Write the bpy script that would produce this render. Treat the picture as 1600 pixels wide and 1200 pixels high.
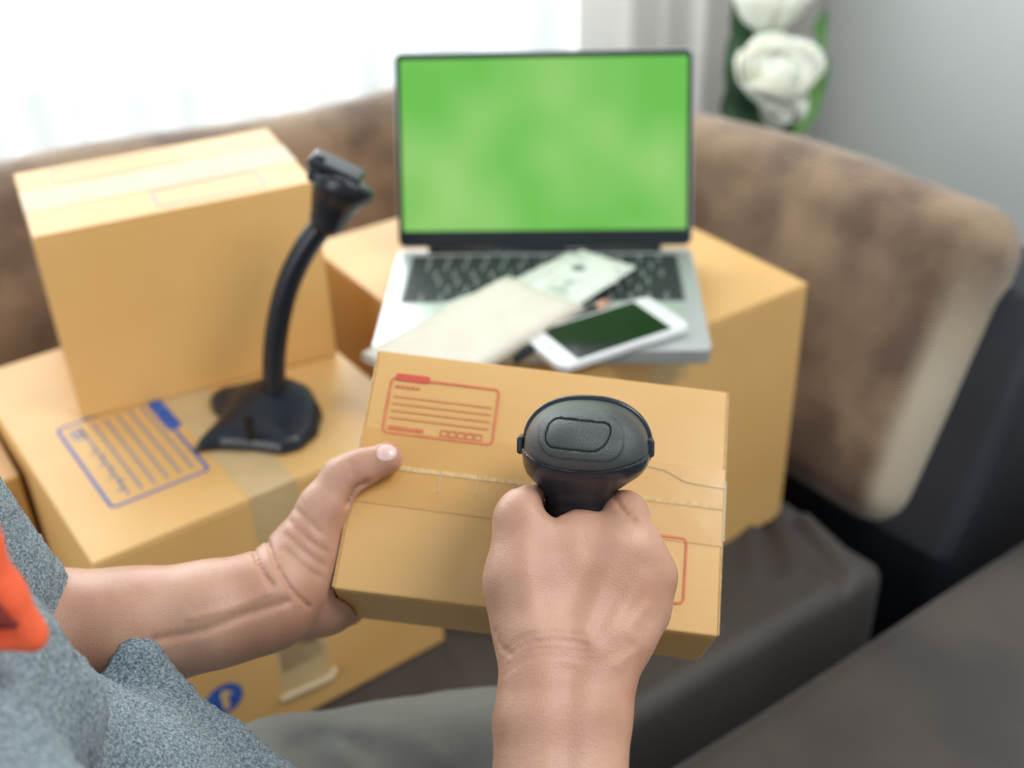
import bpy, bmesh, math, random
import numpy as np
from mathutils import Vector, Matrix
random.seed(7); rng = np.random.default_rng(7)
for o in list(bpy.data.objects): bpy.data.objects.remove(o)
S = bpy.context.scene; COL = S.collection
PI = math.pi
# ------------------------------------------------------------------ camera, light, exposure
FP = 1800.0
UPC = np.array([-99, 2849, 1800.]); UPC /= np.linalg.norm(UPC)
_f = np.array([0, 0, -1.]); YC = _f-UPC*(_f@UPC); YC /= np.linalg.norm(YC); XC = np.cross(YC, UPC)
RC = np.array([XC, YC, UPC]); CAM = np.array([0, 0, 1.25])
cd = bpy.data.cameras.new('camera'); cam = bpy.data.objects.new('camera', cd); COL.objects.link(cam)
cd.sensor_width = 36; cd.lens = FP/1600*36; cd.clip_start = .02
m4 = np.eye(4); m4[:3, :3] = RC; m4[:3, 3] = CAM
cam.matrix_world = Matrix(m4.tolist()); S.camera = cam
cd.dof.use_dof = True; cd.dof.focus_distance = .555; cd.dof.aperture_fstop = 4.9
w = bpy.data.worlds.new('world'); S.world = w; w.use_nodes = True
w.node_tree.nodes['Background'].inputs[0].default_value = (.80, .90, 1.0, 1)
w.node_tree.nodes['Background'].inputs[1].default_value = .56
S.view_settings.view_transform = 'Standard'; S.view_settings.look = 'None'
S.view_settings.gamma = 1; S.view_settings.use_curve_mapping = False; S.view_settings.exposure = 0.24
def area(name, loc, target, sx, sy, power, col):
    l = bpy.data.lights.new(name, 'AREA'); l.shape = 'RECTANGLE'; l.size = sx; l.size_y = sy; l.energy = power; l.color = col
    o = bpy.data.objects.new(name, l); COL.objects.link(o); o.location = loc
    o.rotation_euler = (Vector(target)-Vector(loc)).to_track_quat('-Z', 'Y').to_euler()
    return o
# daylight outside the window, and the room's ceiling lamp behind the viewer
area('window_daylight', (-1.15, 2.75, 1.9), (-.35, 1.3, .8), 2.6, 2.2, 198, (.95, .98, 1))
area('room_fill', (-1.9, -1.7, 1.5), (.7, 1.2, .5), 2.0, 1.6, 34, (.98, .99, 1))      # unseen soft fill added behind the viewer to brighten the right wall
pl_ = bpy.data.lights.new('ceiling_lamp', 'POINT'); pl_.energy = 42; pl_.shadow_soft_size = .3; pl_.color = (1, .985, .96)
po_ = bpy.data.objects.new('ceiling_lamp', pl_); COL.objects.link(po_); po_.location = (.80, .30, 2.15)

def D(px, py, d):      # a point of the room from where it is seen and how far it is
    return CAM+RC@(np.array([(px-800)/FP, -(py-600)/FP, -1.])*d)
def Zp(px, py, z):
    r = RC@np.array([(px-800)/FP, -(py-600)/FP, -1.]); return CAM+r*(z-CAM[2])/r[2]
def N(v): v = np.array(v, float); return v/np.linalg.norm(v)
CR, CU, CF = RC[:, 0], RC[:, 1], -RC[:, 2]

# ------------------------------------------------------------------ materials
def lin(c):
    return tuple((x/255/12.92 if x/255 <= .04045 else ((x/255+.055)/1.055)**2.4) for x in c)+(1,)
def mat(name, c, rough=.6, c2=None, scale=20, bump=0, bscale=200, metal=0, sss=0, sheen=0, emit=None, coat=0, stretch=None, detail=4, spec=.5, contrast=(.35, .65), trans=0, bscale2=None):
    m = bpy.data.materials.new(name); m.use_nodes = True; nt = m.node_tree; b = nt.nodes['Principled BSDF']
    b.inputs['Base Color'].default_value = lin(c); b.inputs['Roughness'].default_value = rough
    b.inputs['Metallic'].default_value = metal; b.inputs['Specular IOR Level'].default_value = spec
    b.inputs['Coat Weight'].default_value = coat; b.inputs['Coat Roughness'].default_value = .1
    b.inputs['Transmission Weight'].default_value = trans
    if sss:
        b.inputs['Subsurface Weight'].default_value = sss; b.inputs['Subsurface Radius'].default_value = (1, .35, .2); b.inputs['Subsurface Scale'].default_value = .008
    if sheen:
        b.inputs['Sheen Weight'].default_value = sheen; b.inputs['Sheen Roughness'].default_value = .4
    if emit:
        b.inputs['Emission Color'].default_value = lin(emit[0]); b.inputs['Emission Strength'].default_value = emit[1]
    tc = nt.nodes.new('ShaderNodeTexCoord'); mp = nt.nodes.new('ShaderNodeMapping'); nt.links.new(tc.outputs['Object'], mp.inputs[0])
    if stretch: mp.inputs['Scale'].default_value = stretch
    if c2:
        n = nt.nodes.new('ShaderNodeTexNoise'); n.inputs['Scale'].default_value = scale; n.inputs['Detail'].default_value = detail
        nt.links.new(mp.outputs[0], n.inputs[0])
        r = nt.nodes.new('ShaderNodeValToRGB'); r.color_ramp.elements[0].position = contrast[0]; r.color_ramp.elements[1].position = contrast[1]
        r.color_ramp.elements[0].color = lin(c); r.color_ramp.elements[1].color = lin(c2)
        nt.links.new(n.outputs[0], r.inputs[0]); nt.links.new(r.outputs[0], b.inputs['Base Color'])
    if bump:
        n = nt.nodes.new('ShaderNodeTexNoise'); n.inputs['Scale'].default_value = bscale; n.inputs['Detail'].default_value = 3
        nt.links.new(mp.outputs[0], n.inputs[0])
        bp = nt.nodes.new('ShaderNodeBump'); bp.inputs['Strength'].default_value = bump; bp.inputs['Distance'].default_value = .002
        nt.links.new(n.outputs[0], bp.inputs['Height']); nt.links.new(bp.outputs[0], b.inputs['Normal'])
    return m
M = {}
M['card'] = mat('cardboard', (225, 181, 116), .46, (216, 168, 99), 7, .08, 120, stretch=(1, 1.8, 1), contrast=(.25, .75))
M['card_edge'] = mat('cardboard_edge', (228, 196, 140), .6, (206, 170, 112), 300)
M['card_orange'] = mat('cardboard_orange', (206, 158, 92), .55, (194, 144, 78), 7, .12, 60)
M['tape'] = mat('packing_tape', (214, 184, 132), .22, (206, 172, 116), 12, .15, 40, coat=.6)
M['tape_pale'] = mat('packing_tape_pale', (214, 196, 164), .5, (204, 186, 152), 12, .2, 40, coat=.0, spec=.3)
M['tape_tan'] = mat('packing_tape_tan', (206, 178, 132), .4, (196, 168, 122), 12, .15, 40, coat=.2)
M['tape_clear'] = mat('packing_tape_clear', (218, 170, 100), .28, (212, 162, 92), 10, .15, 40, coat=.25)
M['red'] = mat('red_ink', (220, 126, 84), .6, (212, 112, 74), 120)
M['redd'] = mat('red_ink_solid', (210, 82, 66), .6)
M['redp'] = mat('red_ink_pale', (218, 150, 98), .6)
M['blue'] = mat('blue_ink', (42, 84, 168), .6, (56, 98, 178), 90)
M['bluep'] = mat('blue_ink_pale', (128, 132, 156), .6)
M['bluem'] = mat('blue_ink_medium', (112, 128, 172), .6)
M['ink_grey'] = mat('blue_grey_ink', (150, 146, 164), .6)
M['skin'] = mat('skin', (208, 162, 136), .40, (184, 131, 105), 26, .2, 1000, sss=.05, detail=7, spec=.5, contrast=(.32, .72))
M['nail'] = mat('nail', (236, 200, 190), .25, coat=.3)
M['black_tex'] = mat('black_textured_plastic', (50, 56, 56), .31, (56, 62, 62), 60, .35, 2200, spec=.8)
M['black_gloss'] = mat('black_gloss_plastic', (30, 37, 47), .27, spec=.5)
M['black_semi'] = mat('black_plastic', (28, 32, 38), .33)
M['dark'] = mat('dark_groove', (8, 9, 11), .7)
M['stand'] = mat('stand_plastic', (24, 29, 38), .28)
M['alu'] = mat('silver_aluminium', (205, 210, 208), .38, metal=.65)
M['bezel'] = mat('black_bezel', (22, 28, 32), .15)
M['keycap'] = mat('keycap', (38, 46, 48), .5)
M['well'] = mat('keyboard_well', (136, 144, 142), .5)
M['white_pl'] = mat('white_plastic', (235, 236, 236), .2, coat=.4)
M['phone_scr'] = mat('phone_glass', (16, 24, 24), .08)
M['envelope'] = mat('envelope_paper', (226, 219, 204), .8, (220, 212, 196), 30)
M['paper'] = mat('banknote_paper', (230, 234, 222), .8, (220, 225, 211), 40)
M['billink'] = mat('banknote_ink', (190, 202, 186), .8, (172, 188, 170), 200)
M['billdark'] = mat('banknote_dark_ink', (96, 120, 116), .8)
M['seat'] = mat('seat_fabric', (76, 69, 64), .6, (64, 58, 56), 8, .3, 300, sheen=.15)
M['chaise'] = mat('chaise_fabric', (84, 76, 69), .75, (68, 62, 60), 9, .5, 260, sheen=.2, detail=6)
M['frame'] = mat('sofa_frame_leatherette', (36, 40, 48), .45, (30, 34, 42), 12)
def chenille(name, c, c2):
    m = mat(name, c, .85, c2, 10, .0, 300, sheen=.35, detail=6, contrast=(.38, .62)); nt = m.node_tree; b = nt.nodes['Principled BSDF']
    tc = nt.nodes.new('ShaderNodeTexCoord'); wv = nt.nodes.new('ShaderNodeTexWave'); wv.bands_direction = 'Z'; wv.inputs['Scale'].default_value = 90; wv.inputs['Distortion'].default_value = 3
    nt.links.new(tc.outputs['Object'], wv.inputs[0]); bp = nt.nodes.new('ShaderNodeBump'); bp.inputs['Strength'].default_value = .35; bp.inputs['Distance'].default_value = .003
    nt.links.new(wv.outputs[1], bp.inputs['Height']); nt.links.new(bp.outputs[0], b.inputs['Normal']); return m
M['chenille'] = chenille('brown_chenille', (152, 126, 100), (106, 84, 68))
def palemix(m, c):
    nt = m.node_tree; b = nt.nodes['Principled BSDF']; a = nt.nodes.new('ShaderNodeAttribute'); a.attribute_name = 'pale'; x = nt.nodes.new('ShaderNodeMixRGB'); l = b.inputs['Base Color'].links[0]
    nt.links.new(a.outputs['Fac'], x.inputs[0]); nt.links.new(l.from_socket, x.inputs[1]); x.inputs[2].default_value = lin(c); nt.links.new(x.outputs[0], b.inputs['Base Color'])
palemix(M['chenille'], (206, 192, 168))
M['chenille_pale'] = chenille('beige_ribbed_edge', (204, 190, 168), (186, 168, 144))
M['trouser'] = mat('trouser_cloth', (128, 128, 120), .85, (112, 113, 108), 14, .3, 500, sheen=.1)
M['fleece'] = mat('grey_fleece', (100, 121, 132), .95, (186, 202, 208), 700, 1.1, 1300, sheen=.2, detail=5, contrast=(.38, .66))
M['orange'] = mat('orange_cloth', (246, 104, 62), .8, (236, 92, 54), 30, .3, 300)
M['orange_dark'] = mat('dark_red_hollow_shade', (112, 34, 26), .8)  # dark tone for the shaded hollow inside the collar
M['wall'] = mat('white_plaster', (226, 229, 225), .8, (221, 225, 221), 3, .05, 80)
M['floorm'] = mat('wood_floor', (120, 92, 68), .5, (96, 70, 50), 6, .1, 60, stretch=(1, 10, 1))
M['winframe'] = mat('window_frame_white', (225, 228, 226), .4)
M['petal'] = mat('rose_petal', (252, 252, 240), .6, (247, 248, 230), 25, sss=.3)
M['leaf'] = mat('rose_leaf', (52, 92, 50), .5, (34, 66, 42), 30)
M['leaf_light'] = mat('pale_leaf', (96, 150, 60), .5, (70, 124, 54), 30)
M['wood'] = mat('dark_wood', (70, 52, 40), .4, (56, 40, 30), 8, stretch=(1, 8, 1))
M['vase'] = mat('ceramic', (210, 208, 200), .25)
M['rosegold'] = mat('copper_tip', (214, 160, 138), .3, metal=.4)
def sheer(nm='sheer_curtain_cloth', col=(.70, .735, .72, 1), mixd=.4, mixt=.30):
    m = bpy.data.materials.new(nm); m.use_nodes = True; nt = m.node_tree; nt.nodes.clear()
    o = nt.nodes.new('ShaderNodeOutputMaterial'); t = nt.nodes.new('ShaderNodeBsdfTranslucent'); d = nt.nodes.new('ShaderNodeBsdfDiffuse'); tr = nt.nodes.new('ShaderNodeBsdfTransparent')
    for x in (t, d): x.inputs[0].default_value = col
    a = nt.nodes.new('ShaderNodeMixShader'); a.inputs[0].default_value = mixd; nt.links.new(t.outputs[0], a.inputs[1]); nt.links.new(d.outputs[0], a.inputs[2])
    b = nt.nodes.new('ShaderNodeMixShader'); b.inputs[0].default_value = mixt; nt.links.new(a.outputs[0], b.inputs[1]); nt.links.new(tr.outputs[0], b.inputs[2])
    nt.links.new(b.outputs[0], o.inputs[0]); return m
M['sheer'] = sheer(); M['drape'] = sheer('grey_drape_cloth', (.66, .64, .61, 1), .6, .0)
def screen():
    m = mat('green_screen', (20, 60, 20), .12); nt = m.node_tree; b = nt.nodes['Principled BSDF']
    b.inputs['Base Color'].default_value = (.01, .02, .01, 1)
    tc = nt.nodes.new('ShaderNodeTexCoord'); n = nt.nodes.new('ShaderNodeTexNoise'); n.inputs['Scale'].default_value = 9; n.inputs['Detail'].default_value = 1
    r = nt.nodes.new('ShaderNodeValToRGB'); r.color_ramp.elements[0].color = lin((104, 190, 70)); r.color_ramp.elements[1].color = lin((152, 208, 112))  # paler green mixed into the glow to imitate soft reflections
    r.color_ramp.elements[0].position = .35; r.color_ramp.elements[1].position = .7
    nt.links.new(tc.outputs['Object'], n.inputs[0]); nt.links.new(n.outputs[0], r.inputs[0]); nt.links.new(r.outputs[0], b.inputs['Emission Color']); b.inputs['Emission Strength'].default_value = .82
    return m
M['screen'] = screen()
def glassm():
    m = bpy.data.materials.new('window_glass'); m.use_nodes = True; nt = m.node_tree; nt.nodes.clear()
    o = nt.nodes.new('ShaderNodeOutputMaterial'); g = nt.nodes.new('ShaderNodeBsdfGlossy'); g.inputs['Roughness'].default_value = .02; tr = nt.nodes.new('ShaderNodeBsdfTransparent')
    b = nt.nodes.new('ShaderNodeMixShader'); b.inputs[0].default_value = .08; nt.links.new(tr.outputs[0], b.inputs[1]); nt.links.new(g.outputs[0], b.inputs[2]); nt.links.new(b.outputs[0], o.inputs[0]); return m
M['glass'] = glassm()

# ------------------------------------------------------------------ object helpers
def link(name, me, parent=None, mw=None):
    o = bpy.data.objects.new(name, me); COL.objects.link(o)
    if mw is not None: o.matrix_world = mw
    if parent is not None: o.parent = parent
    return o
def mesh(name, V, F, m, parent=None, smooth=False, mats=None, fm=None):
    me = bpy.data.meshes.new(name); me.from_pydata([tuple(map(float, v)) for v in V], [], [tuple(f) for f in F])
    for x in (mats or [m]): me.materials.append(x)
    if fm is not None: me.polygons.foreach_set('material_index', fm)
    if smooth: me.polygons.foreach_set('use_smooth', [True]*len(me.polygons))
    me.update(); return link(name, me, parent)
def tag(o, label=None, cat=None, group=None, kind=None):
    if label: o['label'] = label
    if cat: o['category'] = cat
    if group: o['group'] = group
    if kind: o['kind'] = kind
    return o
def thing(name, label, cat, mw=None, group=None, loc=None):
    o = bpy.data.objects.new(name, None); COL.objects.link(o); o.empty_display_size = .05
    if mw is not None: o.matrix_world = mw
    if loc is not None: o.location = loc
    return tag(o, label, cat, group)
def frame(o, x, y, z=None):
    x = N(x); y = np.array(y, float); y = N(y-x*(x@y)); z = np.cross(x, y)
    m = np.eye(4); m[:3, 0] = x; m[:3, 1] = y; m[:3, 2] = z; m[:3, 3] = o; return Matrix(m.tolist())
def rotz(o, deg):
    a = math.radians(deg); return frame(o, (math.cos(a), math.sin(a), 0), (-math.sin(a), math.cos(a), 0))
class MB:
    def __init__(s): s.V = []; s.F = []; s.fm = []
    def add(s, V, F, k=0):
        n = len(s.V); s.V += [tuple(v) for v in V]; s.F += [tuple(i+n for i in f) for f in F]; s.fm += [k]*len(F); return s
    def box(s, lo, hi, k=0):
        x0, y0, z0 = lo; x1, y1, z1 = hi
        return s.add([(x0, y0, z0), (x1, y0, z0), (x1, y1, z0), (x0, y1, z0), (x0, y0, z1), (x1, y0, z1), (x1, y1, z1), (x0, y1, z1)],
                     [(0, 3, 2, 1), (4, 5, 6, 7), (0, 1, 5, 4), (1, 2, 6, 5), (2, 3, 7, 6), (3, 0, 4, 7)], k)
    def bar(s, a, b, t, z, h=.0002):   # flat ink stroke between 2-D points
        a = np.array(a); b = np.array(b); d = b-a; L = np.linalg.norm(d); d /= L; n = np.array([-d[1], d[0]])*t/2; e = d*t*.2
        p = [a-e-n, b+e-n, b+e+n, a-e+n]
        return s.add([(q[0], q[1], z) for q in p]+[(q[0], q[1], z+h) for q in p], [(4, 5, 6, 7), (0, 1, 5, 4), (1, 2, 6, 5), (2, 3, 7, 6), (3, 0, 4, 7), (3, 2, 1, 0)])
    def poly(s, P, z0, z1, k=0):
        n = len(P); return s.add([(x, y, z0) for x, y in P]+[(x, y, z1) for x, y in P],
            [tuple(range(n-1, -1, -1)), tuple(range(n, 2*n))]+[(i, (i+1) % n, n+(i+1) % n, n+i) for i in range(n)], k)
    def ring(s, A, B, z0, z1, k=0):      # between two closed outlines of equal count (A outside, B inside)
        n = len(A); V = [(x, y, z0) for x, y in A]+[(x, y, z1) for x, y in A]+[(x, y, z0) for x, y in B]+[(x, y, z1) for x, y in B]; F = []
        for i in range(n):
            j = (i+1) % n; F += [(n+i, n+j, 3*n+j, 3*n+i), (i, j, n+j, n+i), (2*n+j, 2*n+i, 3*n+i, 3*n+j), (j, i, 2*n+i, 2*n+j)]
        return s.add(V, F, k)
    def build(s, name, m, parent=None, smooth=False):
        ms = m if isinstance(m, list) else [m]
        return mesh(name, s.V, s.F, None, parent, smooth, ms, s.fm)
def rrect(x0, y0, x1, y1, r, n=5):
    P = []
    for cx, cy, a in ((x1-r, y0+r, -90), (x1-r, y1-r, 0), (x0+r, y1-r, 90), (x0+r, y0+r, 180)):
        for i in range(n+1):
            t = math.radians(a+90*i/n); P.append((cx+r*math.cos(t), cy+r*math.sin(t)))
    return P
def bevel(o, wd, seg=2):
    b = o.modifiers.new('bevel', 'BEVEL'); b.width = wd; b.segments = seg; b.limit_method = 'ANGLE'; b.angle_limit = math.radians(40); return o
def rbox(sx, sy, sz, r, n=12, fn=None, ca=4):
    """rounded box, half sizes, as vertices and faces; fn displaces"""
    nn_ = n if isinstance(n, tuple) else (n, n, n)
    def axis(s, n):
        c = [-s+r*i/ca for i in range(ca)]
        m = [-s+r+(2*s-2*r)*i/n for i in range(n+1)]
        return c+m+[-x for x in reversed(c)]
    ax = [axis(s, k) for s, k in zip((sx, sy, sz), nn_)]; S3 = (sx, sy, sz); idx = {}; V = []; F = []
    def vid(p):
        k = tuple(round(q, 7) for q in p)
        if k not in idx:
            q = np.array(p); inn = np.clip(q, [-(s-r) for s in S3], [s-r for s in S3]); d = q-inn; L = np.linalg.norm(d)
            if L > 1e-9:
                t = np.abs(d)/r; d = np.sign(d)*np.array([math.tan(a*PI/4) for a in t]); d = d/np.linalg.norm(d)*r
            idx[k] = len(V); V.append(inn+d)
        return idx[k]
    for a in range(3):
        b, c = (a+1) % 3, (a+2) % 3
        for sgn in (-1, 1):
            for i in range(len(ax[b])-1):
                for j in range(len(ax[c])-1):
                    q = []
                    for (u, v) in ((i, j), (i+1, j), (i+1, j+1), (i, j+1)):
                        p = [0, 0, 0]; p[a] = sgn*S3[a]; p[b] = ax[b][u]; p[c] = ax[c][v]; q.append(vid(p))
                    F.append(tuple(q if sgn > 0 else q[::-1]))
    V = np.array(V)
    if fn is not None: V = fn(V)
    return V, F
def rb_obj(name, s, r, m, parent=None, n=12, fn=None, c=(0, 0, 0), ca=4):
    V, F = rbox(*s, r, n, fn, ca); return mesh(name, V+np.array(c), F, m, parent, True)
def tube(P, R, n=12, caps=True):
    P = [np.array(p, float) for p in P]; V = []; F = []; m = len(P); up = None
    for i in range(m):
        t = N(P[min(i+1, m-1)]-P[max(i-1, 0)])
        if up is None: up = np.cross(t, (0, 0, 1.)); up = N(up) if np.linalg.norm(up) > .1 else N(np.cross(t, (1., 0, 0)))
        up = N(up-t*(up@t)); s = np.cross(t, up); r = R[i] if hasattr(R, '__len__') else R
        for k in range(n): a = 2*PI*k/n; V.append(P[i]+r*(up*math.cos(a)+s*math.sin(a)))
    for i in range(m-1):
        for k in range(n): F.append((i*n+k, i*n+(k+1) % n, (i+1)*n+(k+1) % n, (i+1)*n+k))
    if caps: F += [tuple(range(n-1, -1, -1)), tuple((m-1)*n+k for k in range(n))]
    return V, F
def spline(P, k=8):
    P = [np.array(p, float) for p in P]; P = [2*P[0]-P[1]]+P+[2*P[-1]-P[-2]]; out = []
    for i in range(1, len(P)-2):
        for j in range(k):
            t = j/k; a, b, c, d = P[i-1:i+3]
            out.append(.5*((2*b)+(-a+c)*t+(2*a-5*b+4*c-d)*t*t+(-a+3*b-3*c+d)*t**3))
    return out+[P[-2]]

# ------------------------------------------------------------------ implicit surfaces
def surfnet(f, lo, hi, h, B=12):
    lo = np.array(lo, float); n = np.ceil((np.array(hi)-lo)/h).astype(int); nb = np.ceil(n/B).astype(int); n = nb*B+1
    G = np.full(tuple(n), 1e3, np.float32)
    bc = np.stack(np.meshgrid(*[np.arange(k) for k in nb], indexing='ij'), -1).reshape(-1, 3)
    cen = lo+(bc+.5)*B*h; v = f(cen); rad = B*h*.87*1.5+.002
    act = bc[np.abs(v) < rad]; ins = bc[v <= -rad]
    for b in ins: G[b[0]*B:b[0]*B+B+1, b[1]*B:b[1]*B+B+1, b[2]*B:b[2]*B+B+1] = -1e3
    loc = np.stack(np.meshgrid(*[np.arange(B+1)]*3, indexing='ij'), -1).reshape(-1, 3)
    for i in range(0, len(act), 150):
        A = act[i:i+150]; idx = (A[:, None, :]*B+loc[None]).reshape(-1, 3)
        G[idx[:, 0], idx[:, 1], idx[:, 2]] = f(lo+idx*h)
    s = G < 0; cell = np.zeros(tuple(n-1), np.int8)
    for a in (0, 1):
        for b in (0, 1):
            for c in (0, 1): cell += s[a:n[0]-1+a, b:n[1]-1+b, c:n[2]-1+c]
    mask = (cell > 0) & (cell < 8); ci = np.argwhere(mask); vid = np.full(mask.shape, -1, np.int32); vid[mask] = np.arange(len(ci))
    acc = np.zeros((len(ci), 3)); cnt = np.zeros(len(ci))
    cor = [(a, b, c) for a in (0, 1) for b in (0, 1) for c in (0, 1)]
    for p in cor:
        for ax in range(3):
            if p[ax] == 0:
                q = list(p); q[ax] = 1; g0 = G[ci[:, 0]+p[0], ci[:, 1]+p[1], ci[:, 2]+p[2]]; g1 = G[ci[:, 0]+q[0], ci[:, 1]+q[1], ci[:, 2]+q[2]]
                k = (g0 < 0) != (g1 < 0); t = np.clip(g0[k]/(g0[k]-g1[k]), 0, 1); P = np.tile(np.array(p, float), (k.sum(), 1)); P[:, ax] += t
                acc[k] += P; cnt[k] += 1
    V = lo+(ci+acc/cnt[:, None])*h; F = []
    for ax in range(3):
        b, c = (ax+1) % 3, (ax+2) % 3
        sl0 = [slice(None)]*3; sl1 = [slice(None)]*3; sl0[ax] = slice(0, -1); sl1[ax] = slice(1, None)
        e = np.argwhere(s[tuple(sl0)] != s[tuple(sl1)]); e = e[(e[:, b] > 0) & (e[:, c] > 0) & (e[:, b] < n[b]-1) & (e[:, c] < n[c]-1)]
        g = s[e[:, 0], e[:, 1], e[:, 2]]; q = []
        for db, dc in ((-1, -1), (0, -1), (0, 0), (-1, 0)):
            k = e.copy(); k[:, b] += db; k[:, c] += dc; q.append(vid[k[:, 0], k[:, 1], k[:, 2]])
        Q = np.stack(q, 1); Q[~g] = Q[~g][:, ::-1]; F.append(Q)
    F = np.concatenate(F); F = F[(F >= 0).all(1)]
    return V, F
def netmesh(name, parts, m, parent=None, fn=None):
    V = []; F = []; o = 0
    for v, f in parts: V.append(v); F.append(f+o); o += len(v)
    V = np.concatenate(V); F = np.concatenate(F)
    if fn is not None: V = fn(V)
    me = bpy.data.meshes.new(name); me.vertices.add(len(V)); me.vertices.foreach_set('co', V.astype(np.float32).ravel())
    me.loops.add(F.size); me.loops.foreach_set('vertex_index', F.astype(np.int32).ravel()); me.polygons.add(len(F))
    me.polygons.foreach_set('loop_start', np.arange(0, F.size, 4, dtype=np.int32)); me.polygons.foreach_set('loop_total', np.full(len(F), 4, np.int32))
    me.polygons.foreach_set('use_smooth', [True]*len(F)); me.materials.append(m); me.update(calc_edges=True); me.validate()
    return link(name, me, parent)
def smin(a, b, k):
    h = np.clip(.5+.5*(b-a)/k, 0, 1); return b*(1-h)+a*h-k*h*(1-h)
def smax(a, b, k): return -smin(-a, -b, k)
def cone(P, a, b, ra, rb):
    a = np.array(a); d = np.array(b)-a; t = np.clip(((P-a)@d)/(d@d), 0, 1)
    return np.linalg.norm(P-a-t[:, None]*d, axis=1)-(ra+(rb-ra)*t)
def ell(P, c, X, Y, rx, ry, rz):
    X = N(X); Y = N(np.array(Y)-X*(X@np.array(Y))); Z = np.cross(X, Y); q = (P-np.array(c))
    u = np.stack([q@X/rx, q@Y/ry, q@Z/rz], 1); k0 = np.linalg.norm(u, axis=1)+1e-9; k1 = np.linalg.norm(u/np.array([rx, ry, rz]), axis=1)+1e-9
    return k0*(k0-1)/k1
def K(*pts):                       # (px, py, depth, radius as seen in px) -> points and metric radii
    return [(D(x, y, d), r*d/FP) for x, y, d, r in pts]
def chain(P, pts, k=.004, base=None, kb=.01):
    d = base
    dd = None
    for (a, ra), (b, rb) in zip(pts[:-1], pts[1:]):
        c = cone(P, a, b, ra, rb); dd = c if dd is None else smin(dd, c, k)
    return dd if d is None else smin(d, dd, kb)
def groove(P, d0, pts, px, depth, dmax):     # soft crease following a line on the side of the skin seen here
    m = np.abs(d0) < .007
    if not m.any(): return d0
    P = P[m]; q = (P-CAM)@RC; w_ = -q[:, 2]; u = np.stack([800+FP*q[:, 0]/w_, 600-FP*q[:, 1]/w_], 1); g = None
    pts = [p[:2] for p in spline([(*p, 0) for p in pts], 3)] if len(pts) > 2 else pts
    for a, b in zip(pts[:-1], pts[1:]):
        a = np.array(a, float); e = np.array(b)-a; t = np.clip(((u-a)@e)/(e@e), 0, 1); k = np.linalg.norm(u-a-t[:, None]*e, axis=1); g = k if g is None else np.minimum(g, k)
    d = d0.copy(); d[m] += depth*np.exp(-(g/px)**2)*np.clip((dmax-w_)/.006, 0, 1); return d
def crease(P, d, pts, rad, depth):     # a soft groove along a polyline lying on the surface
    g = None
    for a, b in zip(pts[:-1], pts[1:]):
        c = cone(P, a, b, 0, 0); g = c if g is None else np.minimum(g, c)
    return d+depth*np.exp(-(g/rad)**2)

# ================================================================== ROOM
RA = 28.0   # the wall with the window runs 28 degrees off the camera's x axis
W0 = np.array([.56, 2.42, 0.]); A = np.array([-math.cos(math.radians(RA)), -math.sin(math.radians(RA)), 0]); Bv = np.array([math.sin(math.radians(RA)), -math.cos(math.radians(RA)), 0])
LW = frame(W0, A, -Bv)         # local x along the wall to the left, y outward
# A x -Bv : z must be up
def wallbox(mb, x0, x1, z0, z1, t=.12): mb.box((x0, 0, z0), (x1, t, z1))
def place(o, mw): o.matrix_world = mw; return o
zdir = np.cross(A, -Bv)[2]
def Lp(x, y, z): return W0+A*x-Bv*y+np.array([0, 0, z])   # y positive = outward (behind the wall)
def wm(name, boxes, m, parent=None, kind='structure', fnc=Lp):
    mb = MB()
    for lo, hi in boxes: mb.box(lo, hi)
    V = [fnc(*v) for v in mb.V]; F = [f[::-1] for f in mb.F]
    o = mesh(name, V, F, m, parent)
    if parent is None and kind: tag(o, kind=kind)
    return o
WX0, WX1, WZ0, WZ1 = .36, 3.3, .12, 2.25
wm('wall_left', [((-.12, 0, 0), (WX0, .14, 2.6)), ((WX1, 0, 0), (4.2, .14, 2.6)), ((WX0, 0, 0), (WX1, .14, WZ0)), ((WX0, 0, WZ1), (WX1, .14, 2.6))], M['wall'])
def Rp(x, y, z): return W0+Bv*x-A*y+np.array([0, 0, z])
def Rq(x, y, z): return Rp(x, y, z)
o = wm('wall_right', [((0, 0, 0), (3.4, .14, 2.6))], M['wall'], fnc=Rp)
wm('baseboard_left', [((.0, -.012, 0), (WX0, 0, .09))], M['winframe'])
wm('baseboard_right', [((.012, -.012, 0), (3.4, 0, .09))], M['winframe'], fnc=Rp)
tag(MB().box((-4, -3, -.1), (4, 4, 0)).build('floor', M['floorm']), kind='structure')
win = wm('window_1', [((WX0, .03, WZ0), (WX1, .10, WZ0+.06)), ((WX0, .03, WZ1-.06), (WX1, .10, WZ1)), ((WX0, .03, WZ0), (WX0+.06, .10, WZ1)), ((WX1-.06, .03, WZ0), (WX1, .10, WZ1))], M['winframe'])
for i in (1, 2): wm('mullion', [((WX0+(WX1-WX0)*i/3-.025, .035, WZ0+.06), (WX0+(WX1-WX0)*i/3+.025, .095, WZ1-.06))], M['winframe'], win)
for i in range(3):
    a = WX0+(WX1-WX0)*i/3+.04; b = WX0+(WX1-WX0)*(i+1)/3-.04
    wm('pane', [((a, .06, WZ0+.06), (b, .066, WZ1-.06))], M['glass'], win)
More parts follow.
